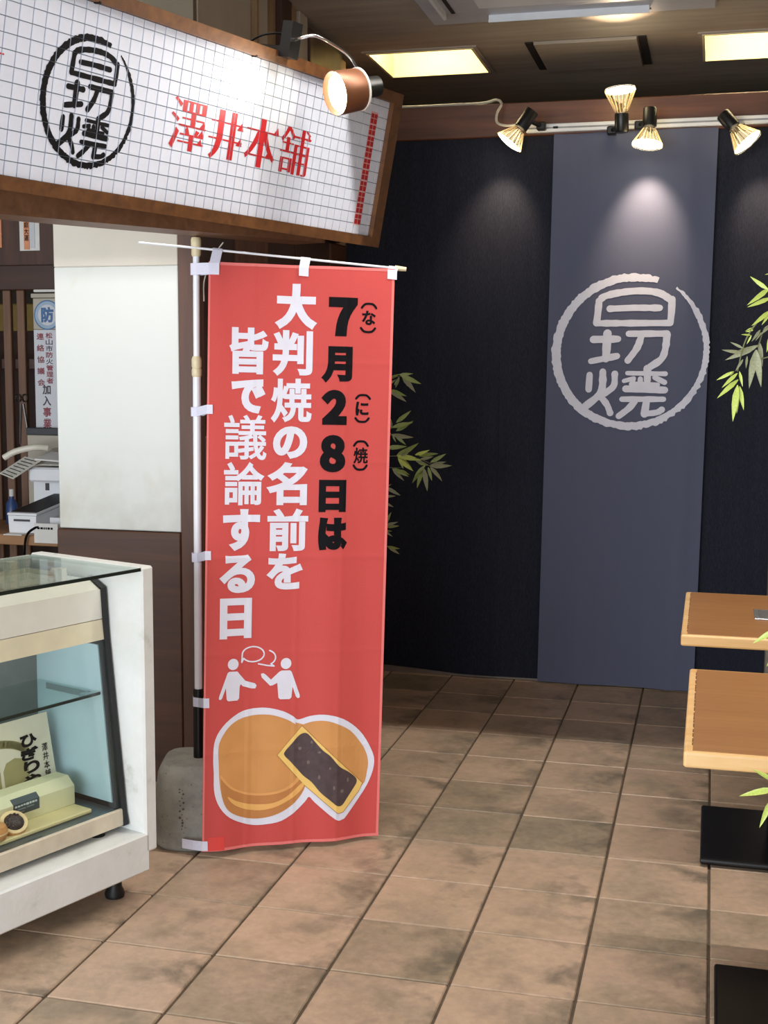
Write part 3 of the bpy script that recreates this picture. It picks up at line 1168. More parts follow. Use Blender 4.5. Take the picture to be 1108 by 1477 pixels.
cs = thing('counter_surround', 'white painted wooden surround with chipped edges enclosing the glass showcase', 'counter', tuple(cp(.3, .2, 0)))
cbox(MB(), 0, 1.5, 0, .46, .08, .188, .005).build('plinth', M_WPAINT, cs)
cbox(MB(), -.030, .016, 0, .455, .132, .926, .006).build('end_panel', M_WPAINT, cs)
cbox(MB(), .016, 1.5, .445, .46, .188, .92).build('back_panel', M_WPAINT, cs)
for s, t in ((.05, .09), (.05, .40), (1.4, .09), (1.4, .40)):
    MB().lathe([(.026, 0), (.028, .01), (.020, .03), (.020, .08)], cp(s, t, 0), (0, 0, 1), 14).build('leg', M_BLACK, cs, True)
gt = cbox(MB(), .0165, 1.5, .006, .444, .916, .924).build('glass_top', M_GLASSG, cs)
cbox(MB(), .0165, 1.5, .0015, .006, .9155, .9245).build('glass_edge', M_GEDGE, gt)
for s in (.10, .55, 1.1):
    for t in (.20, .40):
        cbox(MB(), s, s + .03, t, t + .03, .8825, .916).build('glass_support', M_CREAM, cs)

dc = thing('display_case', 'cream refrigerated showcase with slanted glass front holding sweets', 'display case', tuple(cp(.3, .2, .19)))
prof = [(.42, .882), (.18, .882), (.135, .857), (.126, .719), (.072, .240), (.065, .208), (.42, .208)]
cprism(MB(), prof, .024, .036).build('end_cheek', M_BLACK, dc)
cprism(MB(), [(.41, .70), (.15, .70), (.105, .262), (.41, .262)], .036, .040).build('side_liner', M_BLUEW, dc)
out = [(.185, .889), (.130, .861), (.1195, .719), (.065, .240), (.057, .206)]
mb = MB()
for (t0, z0), (t1, z1) in zip(out, out[1:]):
    d = Vector((t1 - t0, z1 - z0, 0)).normalized()
    n2 = Vector((-d[1], d[0], 0)) * .017
    if n2[0] < 0:
        n2 = -n2
    cprism(mb, [(t0, z0), (t1, z1), (t1 + n2[0], z1 + n2[1]), (t0 + n2[0], z0 + n2[1])], .024, .041)
mb.build('end_gasket', M_BLACK, dc)
cprism(MB(), [(.42, .8815), (.18, .8815), (.137, .857), (.1335, .8565), (.1285, .7765), (.16, .7765), (.42, .80)], .0405, 1.45).build('hood', M_CREAMW, dc)
cprism(MB(), [(.1285, .7745), (.1225, .7195), (.1260, .7185), (.16, .7300), (.16, .7745)], .0405, 1.45).build('valance', M_CREAMY, dc)
cprism(MB(), [(.1245, .722), (.0725, .256), (.0775, .2555), (.1295, .7215)], .0405, 1.45).build('front_glass', M_GLASS, dc)
cprism(MB(), [(.0600, .208), (.0635, .250), (.0665, .2530), (.0725, .2530), (.076, .238), (.098, .236), (.098, .208)], .0405, 1.45).build('bottom_rail', M_RAIL, dc)
cbox(MB(), .0405, 1.45, .085, .41, .22, .2475).build('floor_pan', M_STEEL, dc)
cbox(MB(), .0405, 1.45, .405, .42, .25, .80).build('back_wall', M_GREYL, dc)
for s in (.25, .62, 1.0):
    cbox(MB(), s, s + .022, .397, .405, .25, .79).build('door_stile', M_BLUEW, dc)
MB().cyl(cp(.08, .20, .765), cp(1.40, .20, .765), .009, n=10).build('added_lamp_tube', emit('added_showcase_tube', '#eef4ff', 9), dc, True)  # tube added under the hood to brighten the case interior
sh = cbox(MB(), .05, 1.44, .135, .385, .566, .573).build('glass_shelf', M_GLASSG, dc)
cbox(MB(), .05, 1.44, .131, .135, .5655, .5735).build('shelf_edge', M_GEDGE, sh)
cbox(MB(), .0405, .0465, .18, .36, .548, .565).build('shelf_bracket', M_CHROME, dc)
cbox(MB(), .0405, .075, .17, .19, .556, .565).build('shelf_clip', M_CHROME, dc)
for s in (.10, 1.2):
    MB().lathe([(.022, 0), (.016, .006), (.012, .02)], cp(s, .10, .188), (0, 0, 1), 12).build('foot', M_BLACKM, dc, True)

# what lies on the showcase, under the glass top
o = cbox(MB(), .33, .62, .20, .36, .8826, .897, .003).build('flat_box', M_PAPER)
tag(o, 'flat pale cardboard box lying under the glass counter top', 'box')
t = thing('shallow_tray', 'shallow cream plastic tray on the showcase under the glass top', 'tray', tuple(cp(.2, .28, .883)))
cbox(MB(), .09, .30, .21, .37, .8826, .888).build('tray_base', M_CREAM, t)
mb = MB()
for a in ((.09, .30, .21, .216), (.09, .30, .364, .37), (.09, .096, .216, .364), (.294, .30, .216, .364)):
    cbox(mb, *a, .888, .900)
mb.build('tray_rim', M_CREAM, t)

# sweets inside
o = cbox(MB(),   .100, .90, .118, .37, .2480, .2595, .003).build('serving_board', M_TRAY)
tag(o, 'cream serving board lying on the showcase floor', 'tray')
t = thing('standing_card', 'cream cardboard display card with brush lettering standing behind the gift box', 'card', tuple(cp(.3, .29, .262)))


def cardp(s, h, off=0):
    return cp(s, .280 + h * .16 - off, .2625 + h)


mb = MB()
mb.prism([cardp(.075, 0), cardp(.45, 0), cardp(.45, .232), cardp(.083, .232)], -CN * .003)
mb.build('card_board', M_CARD, t)
# card print: x = -s


def cm(off):
    return lambda x, y: cardp(-x, y, off)


fl = Flat()
fl.stroke([(-.46, .150), (-.36, .180), (-.29, .183), (-.22, .172), (-.17, .150)], .022, 0, None, 5)
for x0, x1 in ((-.44, -.355), (-.345, -.262), (-.252, -.168)):
    fl.poly([(x0, .03), (x1, .03), (x1, .105), (x1 - .012, .125), ((x0 + x1) / 2, .133), (x0 + .012, .125), (x0, .105)])
fl.build('arch_print', M_OLIVE, cm(.0008), t)
fl = Flat()
for k, ch in enumerate('ひぎりやき'):
    y1 = .186 - k * .036
    fl.glyph(ch, -.185 - .004 * (k % 2), -.130, y1 - .034, y1, .0022, .0022)
for k, ch in enumerate('澤井本舗'):
    y1 = .150 - k * .0245
    fl.glyph(ch, -.116, -.096, y1 - .022, y1, .0004, .0001)
fl.build('lettering', M_INK, cm(.0014), t)

t = thing('gift_box', 'long pale green gift box with dark label lying on the serving board', 'box', tuple(cp(.3, .22, .262)))
mb = MB()
bp_ = [(.188, .260), (.188, .312), (.214, .336), (.262, .336), (.271, .312), (.271, .260)]
cprism(mb, bp_, .100, .62)
mb.build('carton', M_BOX, t)
mb = MB()
cprism(mb, [(.1875, .282), (.1875, .3122), (.201, .3247), (.2015, .324), (.188, .3115), (.188, .282)], .222, .308)
mb.build('label', M_LABEL, t)
fl = Flat()
g = random.Random(3)
x = -.313
while x < -.243:
    w = g.uniform(.006, .010)
    fl.rect(x, .3030 + g.uniform(-.0015, .001), x + w, .3085 + g.uniform(-.001, .001))
    x += w + .002
fl.build('label_title', M_LINK, lambda x, y: cp(-x - .010, .1870, y), t)
fl = Flat()
fl.rect(-.304, .2945, -.278, .2985)
fl.rect(-.275, .2955, -.250, .2985)
fl.rect(-.304, .2880, -.283, .2905)
fl.build('label_text', M_LINK2, lambda x, y: cp(-x - .010, .1870, y), t)

# cut bun: half round bun lying open with bean paste showing
t = thing('cut_bun', 'small round bun cut open to show dark bean paste', 'cake', tuple(cp(.345, .14, .262)))
q0 = cp(.338, .149, .2845)
ax = (CN * .55 + Vector((0, 0, .80)) - CD * .18).normalized()
MB().lathe([(.004, -.026), (.024, -.025), (.034, -.016), (.0365, -.004), (.036, 0)], q0, ax, 26).build('crust', M_CAKE, t, True)
MB().lathe([(.036, -.002), (.0355, .003), (.031, .004), (.026, .002)], q0, ax, 26).build('crumb_rim', M_CAKEC, t, True)
mb = MB()
mb.lathe([(.027, .001), (.022, .007), (.012, .010), (.001, .011)], q0, ax, 20)
g = random.Random(9)
for k in range(26):
    a, r_ = g.uniform(0, 2 * PI), .023 * math.sqrt(g.random())
    qq = ax.to_track_quat('Z', 'Y')
    c = q0 + qq @ Vector((r_ * math.cos(a), r_ * math.sin(a), .0085 - r_ * .12))
    bmesh.ops.create_icosphere(mb.bm, subdivisions=1, radius=.0042, matrix=Matrix.Translation(c))
mb.build('bean_paste', M_BEAN, t, True)
t = thing('whole_bun', 'whole golden round bun beside the cut one', 'cake', tuple(cp(.41, .14, .262)))
MB().lathe([(.02, 0), (.034, .003), (.0385, .012), (.0385, .026), (.034, .036), (.02, .040)], cp(.408, .147, .2597), (0, 0, 1), 26).build('crust', M_CAKE, t, True)
MB().lathe([(.0375, .016), (.0392, .0175), (.0392, .0205), (.0375, .022)], cp(.408, .147, .2597), (0, 0, 1), 26).build('pale_seam', M_CAKEC, t, True)

# ================================================================== flag stand
PX, PY = -.034, .14
PB_ = (-.044, .14)
t = thing('concrete_block', 'grey concrete weight block holding the flag pole, on the tiles beside the counter', 'weight', (PB_[0], PB_[1], 0))
mb = MB()
n = 40
rings = []
for r_, h, sq in ((.118, 0, .25), (.127, .012, .3), (.130, .05, .33), (.127, .16, .38), (.118, .23, .42), (.108, .253, .45), (.098, .259, .45), (.024, .258, 0)):
    ring = []
    for i in range(n):
        a = 2 * PI * i / n + .35
        c, s = math.cos(a), math.sin(a)
        k = (abs(c) ** (2 + 6 * sq) + abs(s) ** (2 + 6 * sq)) ** (-1 / (2 + 6 * sq))
        a2 = a + .25
        ring.append(mb.bm.verts.new((PB_[0] + r_ * k * math.cos(a2), PB_[1] + r_ * k * math.sin(a2), h)))
    rings.append(ring)
for A, B in zip(rings, rings[1:]):
    for i in range(n):
        mb.bm.faces.new((A[i], A[(i + 1) % n], B[(i + 1) % n], B[i]))
mb.bm.faces.new(rings[0][::-1])
mb.bm.faces.new(rings[-1])
blk = mb.build('block_body', M_CONC, t, True)
mb = MB()
g = random.Random(4)
for k in range(16):
    z = .20 - k * .009 + g.uniform(-.003, .003)
    a = -1.56 + g.uniform(-.06, .06)
    r_ = .1385
    c = Vector((PB_[0] + r_ * math.cos(a), PB_[1] + r_ * math.sin(a), z))
    bmesh.ops.create_icosphere(mb.bm, subdivisions=1, radius=g.uniform(.0015, .0042), matrix=Matrix.Translation(c))
mb.build('pits', plain('pit_shade_tone', '#53544f', .9), blk)  # dark beads paint the shade of pits in the block face

pole = thing('flag_pole', 'white flag pole with crossbar standing in the concrete block', 'pole', (PB_[0], PB_[1], .26))


def pz(z):
    f = (z - .257) / (1.83 - .257)
    return Vector((PB_[0] + (PX - PB_[0]) * f, .14, z))


MB().cyl(pz(.18), pz(.47), .0165, n=18).build('black_sleeve', M_BLACKM, pole, True)
MB().cyl(pz(.40), pz(.475), .0150, n=18).build('sleeve_collar', M_BLACK, pole, True)
MB().cyl(pz(.47), pz(1.45), .0120, n=18).build('lower_tube', M_PIPE, pole, True)
MB().cyl(pz(1.45), pz(1.80), .0098, n=18).build('upper_tube', M_PIPE, pole, True)
MB().lathe([(.0125, 0), (.0150, .006), (.0150, .022), (.0130, .026), (.0150, .032), (.0150, .052), (.0115, .062)], pz(1.43), (0, 0, 1), 18).build('joint', M_IVORY, pole, True)
MB().lathe([(.0112, 0), (.0140, .006), (.0140, .030), (.0150, .032), (.0150, .050), (.0125, .056)], pz(1.785), (0, 0, 1), 18).build('cap', M_IVORY, pole, True)
bar0, bar1 = Vector((-.189, .076, 1.823)), Vector((.538, .375, 1.759))
bp0 = pz(1.81)
MB().tube([bar0, bp0 + Vector((0, -.012, 0)), bar1], .0036, 8).build('crossbar', M_PIPE, pole, True)
d = (bar1 - bp0).normalized()
MB().cyl(bar1 - d * .022, bar1 + d * .012, .0085, .0065, 10).build('end_clip', M_IVORY, pole, True)

MB().tube(smooth_path([(.040, .17, 1.828), (.022, .17, 1.806), (-.002, .17, 1.765), (-.020, .165, 1.715), (-.020, .162, 1.655)], 5), .0022, 6).build('hook_wire', M_CABLEW, pole, True)

# the flag
TLc, BLc, TRc, BRc = Vector((.009, .130, 1.769)), Vector((.026, -.012, .020)), Vector((.520, .356, 1.758)), Vector((.502, .262, .012))
FW, FH = .543, 1.746
fnorm = (TRc - TLc).cross(BLc - TLc).normalized()
if fnorm.dot(CAM - TLc) < 0:
    fnorm = -fnorm


def fmap(x, y, off=0):
    """x to the right 0..FW, y up from the top edge (0..-FH)"""
    u, v = x / FW, -y / FH
    p = (1 - v) * ((1 - u) * TLc + u * TRc) + v * ((1 - u) * BLc + u * BRc)
    w = .0085 * math.sin(2 * PI * (1.55 * u + .10 * v) + .6) * (.35 + .65 * v)
    w += .0055 * math.sin(2 * PI * (3.1 * u - .35 * v) + 1.9) * (.3 + .7 * v)
    # tension folds from the tabs at the top
    for tu in (.03, .5, .98):
        w += .006 * math.exp(-((u - tu - .25 * v) / .05) ** 2) * math.exp(-v / .12)
        w -= .004 * math.exp(-((u - tu + .3 * v) / .06) ** 2) * math.exp(-v / .15)
    # creases left by folding
    for cu_ in (.245, .5, .745):
        w += .0016 * max(0, 1 - abs(u - cu_) / .02)
    for cv_ in (.165, .335, .5, .665, .835):
        w += .0013 * max(0, 1 - abs(v - cv_) / .006)
    # belly at the foot over the block
    w += .010 * math.exp(-((v - .95) / .12) ** 2) * math.exp(-((u - .2) / .25) ** 2)
    return p + fnorm * (w + off)


flag = thing('banner_flag', 'tall red cloth banner printed in white and black characters with cut bun picture', 'flag', tuple(TLc))
bm = bmesh.new()
nu, nv = 100, 240
g = [[bm.verts.new(fmap(FW * i / nu, -FH * j / nv)) for i in range(nu + 1)] for j in range(nv + 1)]
for j in range(nv):
    for i in range(nu):
        bm.faces.new((g[j][i], g[j + 1][i], g[j + 1][i + 1], g[j][i + 1]))
mb = MB()
mb.bm.free()
mb.bm = bm
mb.build('cloth', M_FLAG, flag, True)
# stitched hems
fl = Flat()
fl.rect(0, -.009, FW, -.0005), fl.rect(0, -FH + .0005, FW, -FH + .009), fl.rect(FW - .008, -FH, FW - .0005, 0), fl.rect(.0005, -FH, .006, 0)
CUTX = [FW * i / 40 for i in range(1, 40)]
CUTY = [-FH * i / 90 for i in range(1, 90)]
for cu_ in (.225, .245, .265, .48, .52, .725, .745, .765):
    CUTX.append(FW * cu_)
hem = NT('flag_hem')
hem.set('#df7470', .7)
fl.build('hem', hem.m, lambda x, y: fmap(x, y, .0007), flag, CUTX, CUTY)

GL = [('７', 'k', .6434, .8015, .0522, .1188), ('月', 'k', .6139, .7797, .1362, .1966), ('２', 'k', .6182, .7544, .2109, .2711), ('８', 'k', .6118, .7516, .2885, .3528),
      ('日', 'k', .6105, .761, .3659, .4217), ('は', 'k', .6115, .77, .4313, .4874),
      ('な', 'r', .8264, .9012, .0735, .0981), ('に', 'r', .8034, .8762, .2303, .2542), ('焼', 'r', .7982, .8786, .3095, .337),
      ('大', 'w', .361, .5767, .0315, .1073), ('判', 'w', .3464, .5619, .1105, .1875), ('焼', 'w', .3426, .5622, .1927, .2671), ('の', 'w', .3562, .5426, .2744, .3297),
      ('名', 'w', .3299, .5464, .3362, .4098), ('前', 'w', .3328, .5563, .4163, .4889), ('を', 'w', .3368, .5291, .4931, .5555),
      ('皆', 'w', .1167, .3232, .1084, .1871), ('で', 'w', .1291, .3082, .1957, .2533), ('議', 'w', .0925, .3216, .2564, .3327), ('論', 'w', .094, .3106, .337, .4101),
      ('す', 'w', .0926, .2926, .4166, .487), ('る', 'w', .0802, .27, .4949, .5599), ('日', 'w', .0815, .2557, .5686, .6381)]
BOLD = {'７': .0095, '２': .0085, '８': .0080, '月': .0055, '日': .0055, 'は': .0065, 'な': .0022, 'に': .0024, '大': .0062, '判': .0042, '焼': .0030, 'の': .0055, '名': .0046, '前': .0040,
        'を': .0050, '皆': .0042, 'で': .0058, '議': .0017, '論': .0024, 'す': .0058, 'る': .0055}
fk, fw = Flat(), Flat()
for ch, kind, u0, u1, v0, v1 in GL:
    b = BOLD[ch] * 1.15 if kind != 'r' else {'な': .0016, 'に': .0020, '焼': .0011}[ch]
    (fw if kind == 'w' else fk).glyph(ch, u0 * FW, u1 * FW, -v1 * FH, -v0 * FH, b, b * .9)
for u0, u1, v0, v1, up in ((.8166, .9105, .0593, .0709, 1), (.8142, .907, .1011, .1124, -1), (.7977, .8886, .2164, .2272, 1), (.7965, .8849, .2564, .2673, -1), (.7925, .8839, .2965, .3087, 1), (.7928, .8803, .3384, .3502, -1)):
    x0, x1, y1, y0 = u0 * FW + .004, u1 * FW - .004, -v0 * FH - .004, -v1 * FH + .004
    if up < 0:
        y0, y1 = y1, y0
    fk.stroke([(x0, y0), (x0 + (x1 - x0) * .12, y0 + (y1 - y0) * .55), (x0 + (x1 - x0) * .3, y0 + (y1 - y0) * .95), (x0 + (x1 - x0) * .7, y0 + (y1 - y0) * .95), (x0 + (x1 - x0) * .88, y0 + (y1 - y0) * .55), (x1, y0)], .0068, 0, None, 4)
fk.union().build('black_lettering', M_INK, lambda x, y: fmap(x, y, .0010), flag, CUTX, CUTY)

ILL = {
    'white': [(.5231, .7828), (.4947, .7767), (.4384, .767), (.3639, .7605), (.2992, .7593), (.2164, .7631), (.1434, .7761), (.0888, .794), (.0599, .8151), (.0549, .8435), (.0589, .8663), (.0612, .8949), (.0819, .9181), (.1285, .9388), (.1938, .9528), (.2781, .9622), (.3531, .9625), (.4377, .9581), (.5126, .9447), (.5686, .9281), (.5919, .9197), (.6258, .9304), (.7425, .9615), (.7811, .963), (.8095, .9567), (.9028, .9184), (.9486, .8896), (.9637, .8634), (.9445, .8426), (.8942, .8157), (.8257, .7945), (.7488, .7807), (.6634, .7749), (.5883, .7771)],
    'bun1': [(.0853, .8495), (.0821, .8267), (.0937, .8098), (.1345, .7903), (.1893, .778), (.2719, .7717), (.3643, .772), (.4389, .779), (.4953, .7882), (.5333, .7987), (.5626, .8207), (.5718, .8498), (.5725, .8962), (.5304, .9217), (.4651, .9382), (.3901, .948), (.3058, .9516), (.2309, .9476), (.1656, .9379), (.1282, .9259), (.1047, .9069), (.0904, .881)],
    'bun2': [(.5145, .7971), (.5517, .7917), (.6077, .7865), (.6736, .786), (.7401, .7922), (.8171, .8061), (.876, .8272), (.9111, .8451), (.927, .8629), (.9237, .8805), (.8923, .908), (.7485, .9103)],
    'cut': [(.5443, .7945), (.8967, .9021), (.8785, .9151), (.7849, .9495), (.7561, .9508), (.5574, .896), (.4091, .8426)],
    'bean': [(.5154, .8144), (.5431, .8075), (.576, .8078), (.6193, .8228), (.6627, .8378), (.7061, .8485), (.7598, .8681), (.8131, .879), (.8573, .8913), (.8628, .9002), (.8397, .9116), (.8071, .9258), (.7792, .9371), (.7504, .9373), (.7114, .9273), (.6532, .9119), (.6046, .8937), (.5566, .8815), (.5181, .8679), (.4799, .8544), (.4484, .8439), (.4509, .8368), (.4877, .8242)],
    'band1': [(.0994, .8697), (.1552, .8905), (.2296, .903), (.3136, .9076), (.4071, .9055), (.4819, .8964), (.533, .8812), (.5426, .8856), (.4915, .9009), (.412, .9096), (.3137, .9117), (.2298, .907), (.1507, .8944), (.0977, .8754)],
    'band2': [(.1371, .9074), (.1836, .9167), (.2489, .924), (.3143, .9267), (.3892, .9255), (.464, .9164), (.5385, .8972), (.5572, .8931), (.5604, .9004), (.5205, .9143), (.4551, .9264), (.3895, .9341), (.3147, .9373), (.2398, .9333), (.1838, .9253), (.1511, .9162)],
    'body1': [(.128, .6964), (.137, .6942), (.1826, .6946), (.1946, .6998), (.226, .7114), (.2793, .7166), (.2886, .7204), (.2815, .7255), (.2612, .7253), (.2107, .7204), (.2014, .7169), (.1951, .7211), (.1929, .741), (.1838, .7446), (.1336, .7447), (.1244, .7418), (.1194, .7219), (.0988, .7393), (.0915, .7415), (.0815, .7403), (.0832, .7358)],
    'body2': [(.3109, .7006), (.3247, .6993), (.3386, .7023), (.3666, .711), (.4122, .6979), (.4259, .6958), (.4722, .6961), (.4816, .699), (.5283, .7396), (.5285, .7442), (.5174, .7453), (.507, .7423), (.4875, .7249), (.4819, .7435), (.4728, .7463), (.4189, .7458), (.4095, .7429), (.4019, .717), (.3762, .7211), (.3624, .7216), (.3158, .7069)]}


def P(k):
    return [(u * FW, -v * FH) for u, v in ILL[k]]


for k in ('body1', 'body2'):
    fw.poly(P(k))
for u, v in ((.158, .682), (.449, .684)):
    fw.disc(u * FW, -v * FH, .0162, .0168, 28)


def bubble(u, v, ru, rv, a0, a1):
    return [((u + ru * math.cos(a)) * FW, -(v + rv * math.sin(a)) * FH) for a in [a0 + (a1 - a0) * i / 40 for i in range(41)]]


b1 = bubble(.267, .666, .0600, .0130, math.radians(150), math.radians(150 - 325))
fw.stroke(b1 + [(.205 * FW, -.6795 * FH)] + [b1[0]], .0042)
b2 = bubble(.340, .6725, .0500, .0128, math.radians(-70), math.radians(60))
fw.stroke(b2 + [(.383 * FW, -.6875 * FH), (.345 * FW, -.6862 * FH), (.297 * FW, -.6830 * FH)], .0042)
fw.union().build('white_lettering', M_WINK, lambda x, y: fmap(x, y, .0010), flag, CUTX, CUTY)


def layer(name, mat, off, polys, sm=3):
    f = Flat()
    for p in polys:
        f.poly(p, sm)
    return f.build(name, mat, lambda x, y: fmap(x, y, off), flag, CUTX, CUTY)


layer('picture_outline', M_WINK, .0010, [P('white')])
layer('bun_picture', M_BUN, .0015, [P('bun1'), P('bun2')])
layer('bun_side_print', M_BUND, .0019, [[(.0994 * FW, -.872 * FH), (.155 * FW, -.893 * FH), (.2296 * FW, -.905 * FH), (.3136 * FW, -.9095 * FH), (.4071 * FW, -.908 * FH), (.4819 * FW, -.8985 * FH), (.56 * FW, -.8790 * FH), (.571 * FW, -.8960 * FH), (.5304 * FW, -.9210 * FH), (.4651 * FW, -.9375 * FH), (.3901 * FW, -.9472 * FH), (.3058 * FW, -.9508 * FH), (.2309 * FW, -.9468 * FH), (.1656 * FW, -.9372 * FH), (.1290 * FW, -.9255 * FH), (.1060 * FW, -.9069 * FH)]], 2)
layer('bun_line_print', M_BUNM, .0023, [P('band1')])
layer('bun_band_print', M_BUNL, .0023, [P('band2')])
f = Flat()
f.stroke([(a, b) for a, b in P('cut')] + [P('cut')[0]], .0035)
f.build('slice_outline', M_CUTD, lambda x, y: fmap(x, y, .0022), flag, CUTX, CUTY)
f = Flat()
f.poly(P('cut'))
f.build('slice_print', M_CUT, lambda x, y: fmap(x, y, .0027), flag, CUTX, CUTY)
layer('bean_print', M_BEANI, .0032, [P('bean')])
f = Flat()
g = random.Random(12)
for u, v in ((.535, .833), (.644, .841), (.705, .870), (.645, .885), (.777, .912), (.583, .858), (.60, .823), (.81, .893), (.73, .905)):
    f.disc(u * FW, -v * FH, g.uniform(.003, .0065), g.uniform(.003, .0075), 10)
f.build('bean_dots_print', M_BEANL, lambda x, y: fmap(x, y, .0036), flag, CUTX, CUTY)
f = Flat()
f.rect(.032 * FW, -.9985 * FH, .122 * FW, -.975 * FH)
pm = NT('red_patch_cloth')
pm.set('#d8413c', .7)
f.build('corner_patch', pm.m, lambda x, y: fmap(x, y, .0012), flag, CUTX, CUTY)


# white loops that tie it to bar and pole
def strip(pts, half, axis, name='loop_tab'):
    mb = MB()
    axis = Vector(axis)
    pts = [Vector(p) for p in pts]
    ring = []
    for i, p in enumerate(pts):
        ring.append((mb.bm.verts.new(p - axis * half), mb.bm.verts.new(p + axis * half)))
    for A, B in zip(ring, ring[1:]):
        mb.bm.faces.new((A[0], A[1], B[1], B[0]))
    o = mb.build(name, M_TAB, flag)
    md = o.modifiers.new('thickness', 'SOLIDIFY')
    md.thickness = .0012
    return o


bx = (bar1 - bp0).normalized()
for u in (.030, .505, .985):
    b = fmap(u * FW, -.018, .003)
    kk = bp0 + Vector((0, -.012, 0)) + (bar1 - bp0 - Vector((0, -.012, 0))) * ((b[0] - bp0[0]) / (bar1[0] - bp0[0]))
    bb = fmap(u * FW, -.012, -.004)
    strip([fmap(u * FW, -.032, .0025), fmap(u * FW, -.006, .003), kk + fnorm * .0052, kk + Vector((0, 0, .0055)), kk - fnorm * .0052, bb], .0145, bx)
for v, hw in ((.012, .017), (.248, .0135), (.495, .0135), (.746, .0145), (.990, .0145)):
    z = (1 - v) * TLc[2] + v * BLc[2]
    e0 = fmap(.030 * FW if v > .02 else .055 * FW, -v * FH, .003)
    e1 = fmap(.0 * FW, -v * FH, .003)
    if v < .9:
        c = pz(z)
        c = pz(z - .27 * max(0, c[1] - .02 - e1[1]))     # the loop hangs slack on the pole
        rr = .0185
        dv = (e1 - c)
        dv[2] = 0
        strip([e0, e1, c + Vector((.35 * rr, -rr * 1.05, 0)), c + Vector((-.6 * rr, -rr * .85, 0)), c + Vector((-1.0 * rr, 0, 0)), c + Vector((-.4 * rr, rr * .9, 0)), c + Vector((.8 * rr, .55 * rr, 0)), e1 - fnorm * .006], hw, (0, 0, 1))
    else:
        strip([e0, e1, e1 + Vector((-.03, .001, .0)), e1 + Vector((-.068, .009, -.001))], hw, (0, 0, 1))

# ================================================================== tables
def table(label, x0, y0, bx0, by0):
    t = thing('dining_table', label, 'table', (x0 + .33, y0 + .37, 0), 'wooden tables along the fabric wall')
    zt = .705
    boxo('edge_band', (x0, y0, zt - .034), (x0 + .66, y0 + .735, zt - .0006), W_EDGE, t, .006, 3)
    boxo('tabletop', (x0 + .017, y0 + .011, zt - .01), (x0 + .643, y0 + .724, zt), W_TOP, t, .001)
    cxx, cyy = bx0 + .245, by0 + .245
    boxo('base_plate', (bx0, by0, .006), (bx0 + .49, by0 + .49, .024), M_BLACKM, t, .007, 2)
    for sx in (.05, .44):
        for sy in (.05, .44):
            MB().cyl((bx0 + sx, by0 + sy, 0), (bx0 + sx, by0 + sy, .008), .015, n=10).build('glide', M_BLACK, t)
    boxo('column', (cxx - .045, cyy - .045, .024), (cxx + .045, cyy + .045, .65), M_BLACKM, t, .006)
    boxo('support_plate', (cxx - .16, cyy - .16, .65), (cxx + .16, cyy + .16, .671), M_BLACKM, t, .003)
    mb = MB()
    g = random.Random(int(y0 * 100))
    y = y0 + .05
    while y < y0 + .69:
        ln = g.uniform(.012, .03)
        mb.box((x0 + .0155, y, zt - .0008), (x0 + .0178, y + ln, zt + .0004))
        y += ln + g.uniform(.006, .02)
    mb.build('worn_seam', plain('seam_wear_%d' % int(y0 * 100 + 500), '#6b3f1d', .6), t)


table('wooden cafe table nearer the fabric wall with a small silver tray on it', 1.398, .250, 1.472, .302)
table('wooden cafe table nearer the viewer with bare top above its black base plate', 1.430, -.905, 1.512, -.860)
t = thing('silver_tray', 'small flat shiny silver tray lying on the table by the fabric wall', 'tray', (1.69, .61, .705))
mb = MB()
mb.box((1.610, .530, .7052), (1.77, .690, .709), .001)
mb.build('tray_plate', M_SILVER, t)
boxo('stripe', (1.622, .545, .709), (1.66, .675, .7096), M_PIPE_G, t)
boxo('stripe', (1.685, .545, .709), (1.76, .675, .7096), M_WSTEEL, t)

# ================================================================== bamboo plants
_lm = {}


def leaf_mesh(mat):
    if mat.name in _lm:
        return _lm[mat.name]
    bm = bmesh.new()
    rows = []
    for k, (f, w) in enumerate(((0, .012), (.12, .045), (.3, .078), (.55, .070), (.8, .038), (1, .002))):
        z = .05 * math.sin(PI * f)
        rows.append([bm.verts.new((f, -w, z + .018)), bm.verts.new((f, 0, z)), bm.verts.new((f, w, z + .018))])
    for A, B in zip(rows, rows[1:]):
        for i in range(2):
            bm.faces.new((A[i], A[i + 1], B[i + 1], B[i]))
    me = bpy.data.meshes.new('leaf')
    bm.to_mesh(me)
    bm.free()
    me.materials.append(mat)
    me.shade_smooth()
    _lm[mat.name] = me
    return me


def leaf(p, q, mat, parent, wid=1.0, roll=0):
    p, q = Vector(p), Vector(q)
    d = q - p
    L = d.length
    x = d.normalized()
    view = (p - CAM).normalized()
    y = x.cross(view).normalized()
    y = Matrix.Rotation(roll, 3, x) @ y
    z = x.cross(y)
    o = bpy.data.objects.new('leaf', leaf_mesh(mat))
    COL.objects.link(o)
    o.parent = parent
    M = Matrix(((x[0] * L, y[0] * L * wid, z[0] * L, p[0]), (x[1] * L, y[1] * L * wid, z[1] * L, p[1]), (x[2] * L, y[2] * L * wid, z[2] * L, p[2]), (0, 0, 0, 1)))
    o.matrix_local = Matrix.Translation(-Vector(parent.location)) @ M
    return o


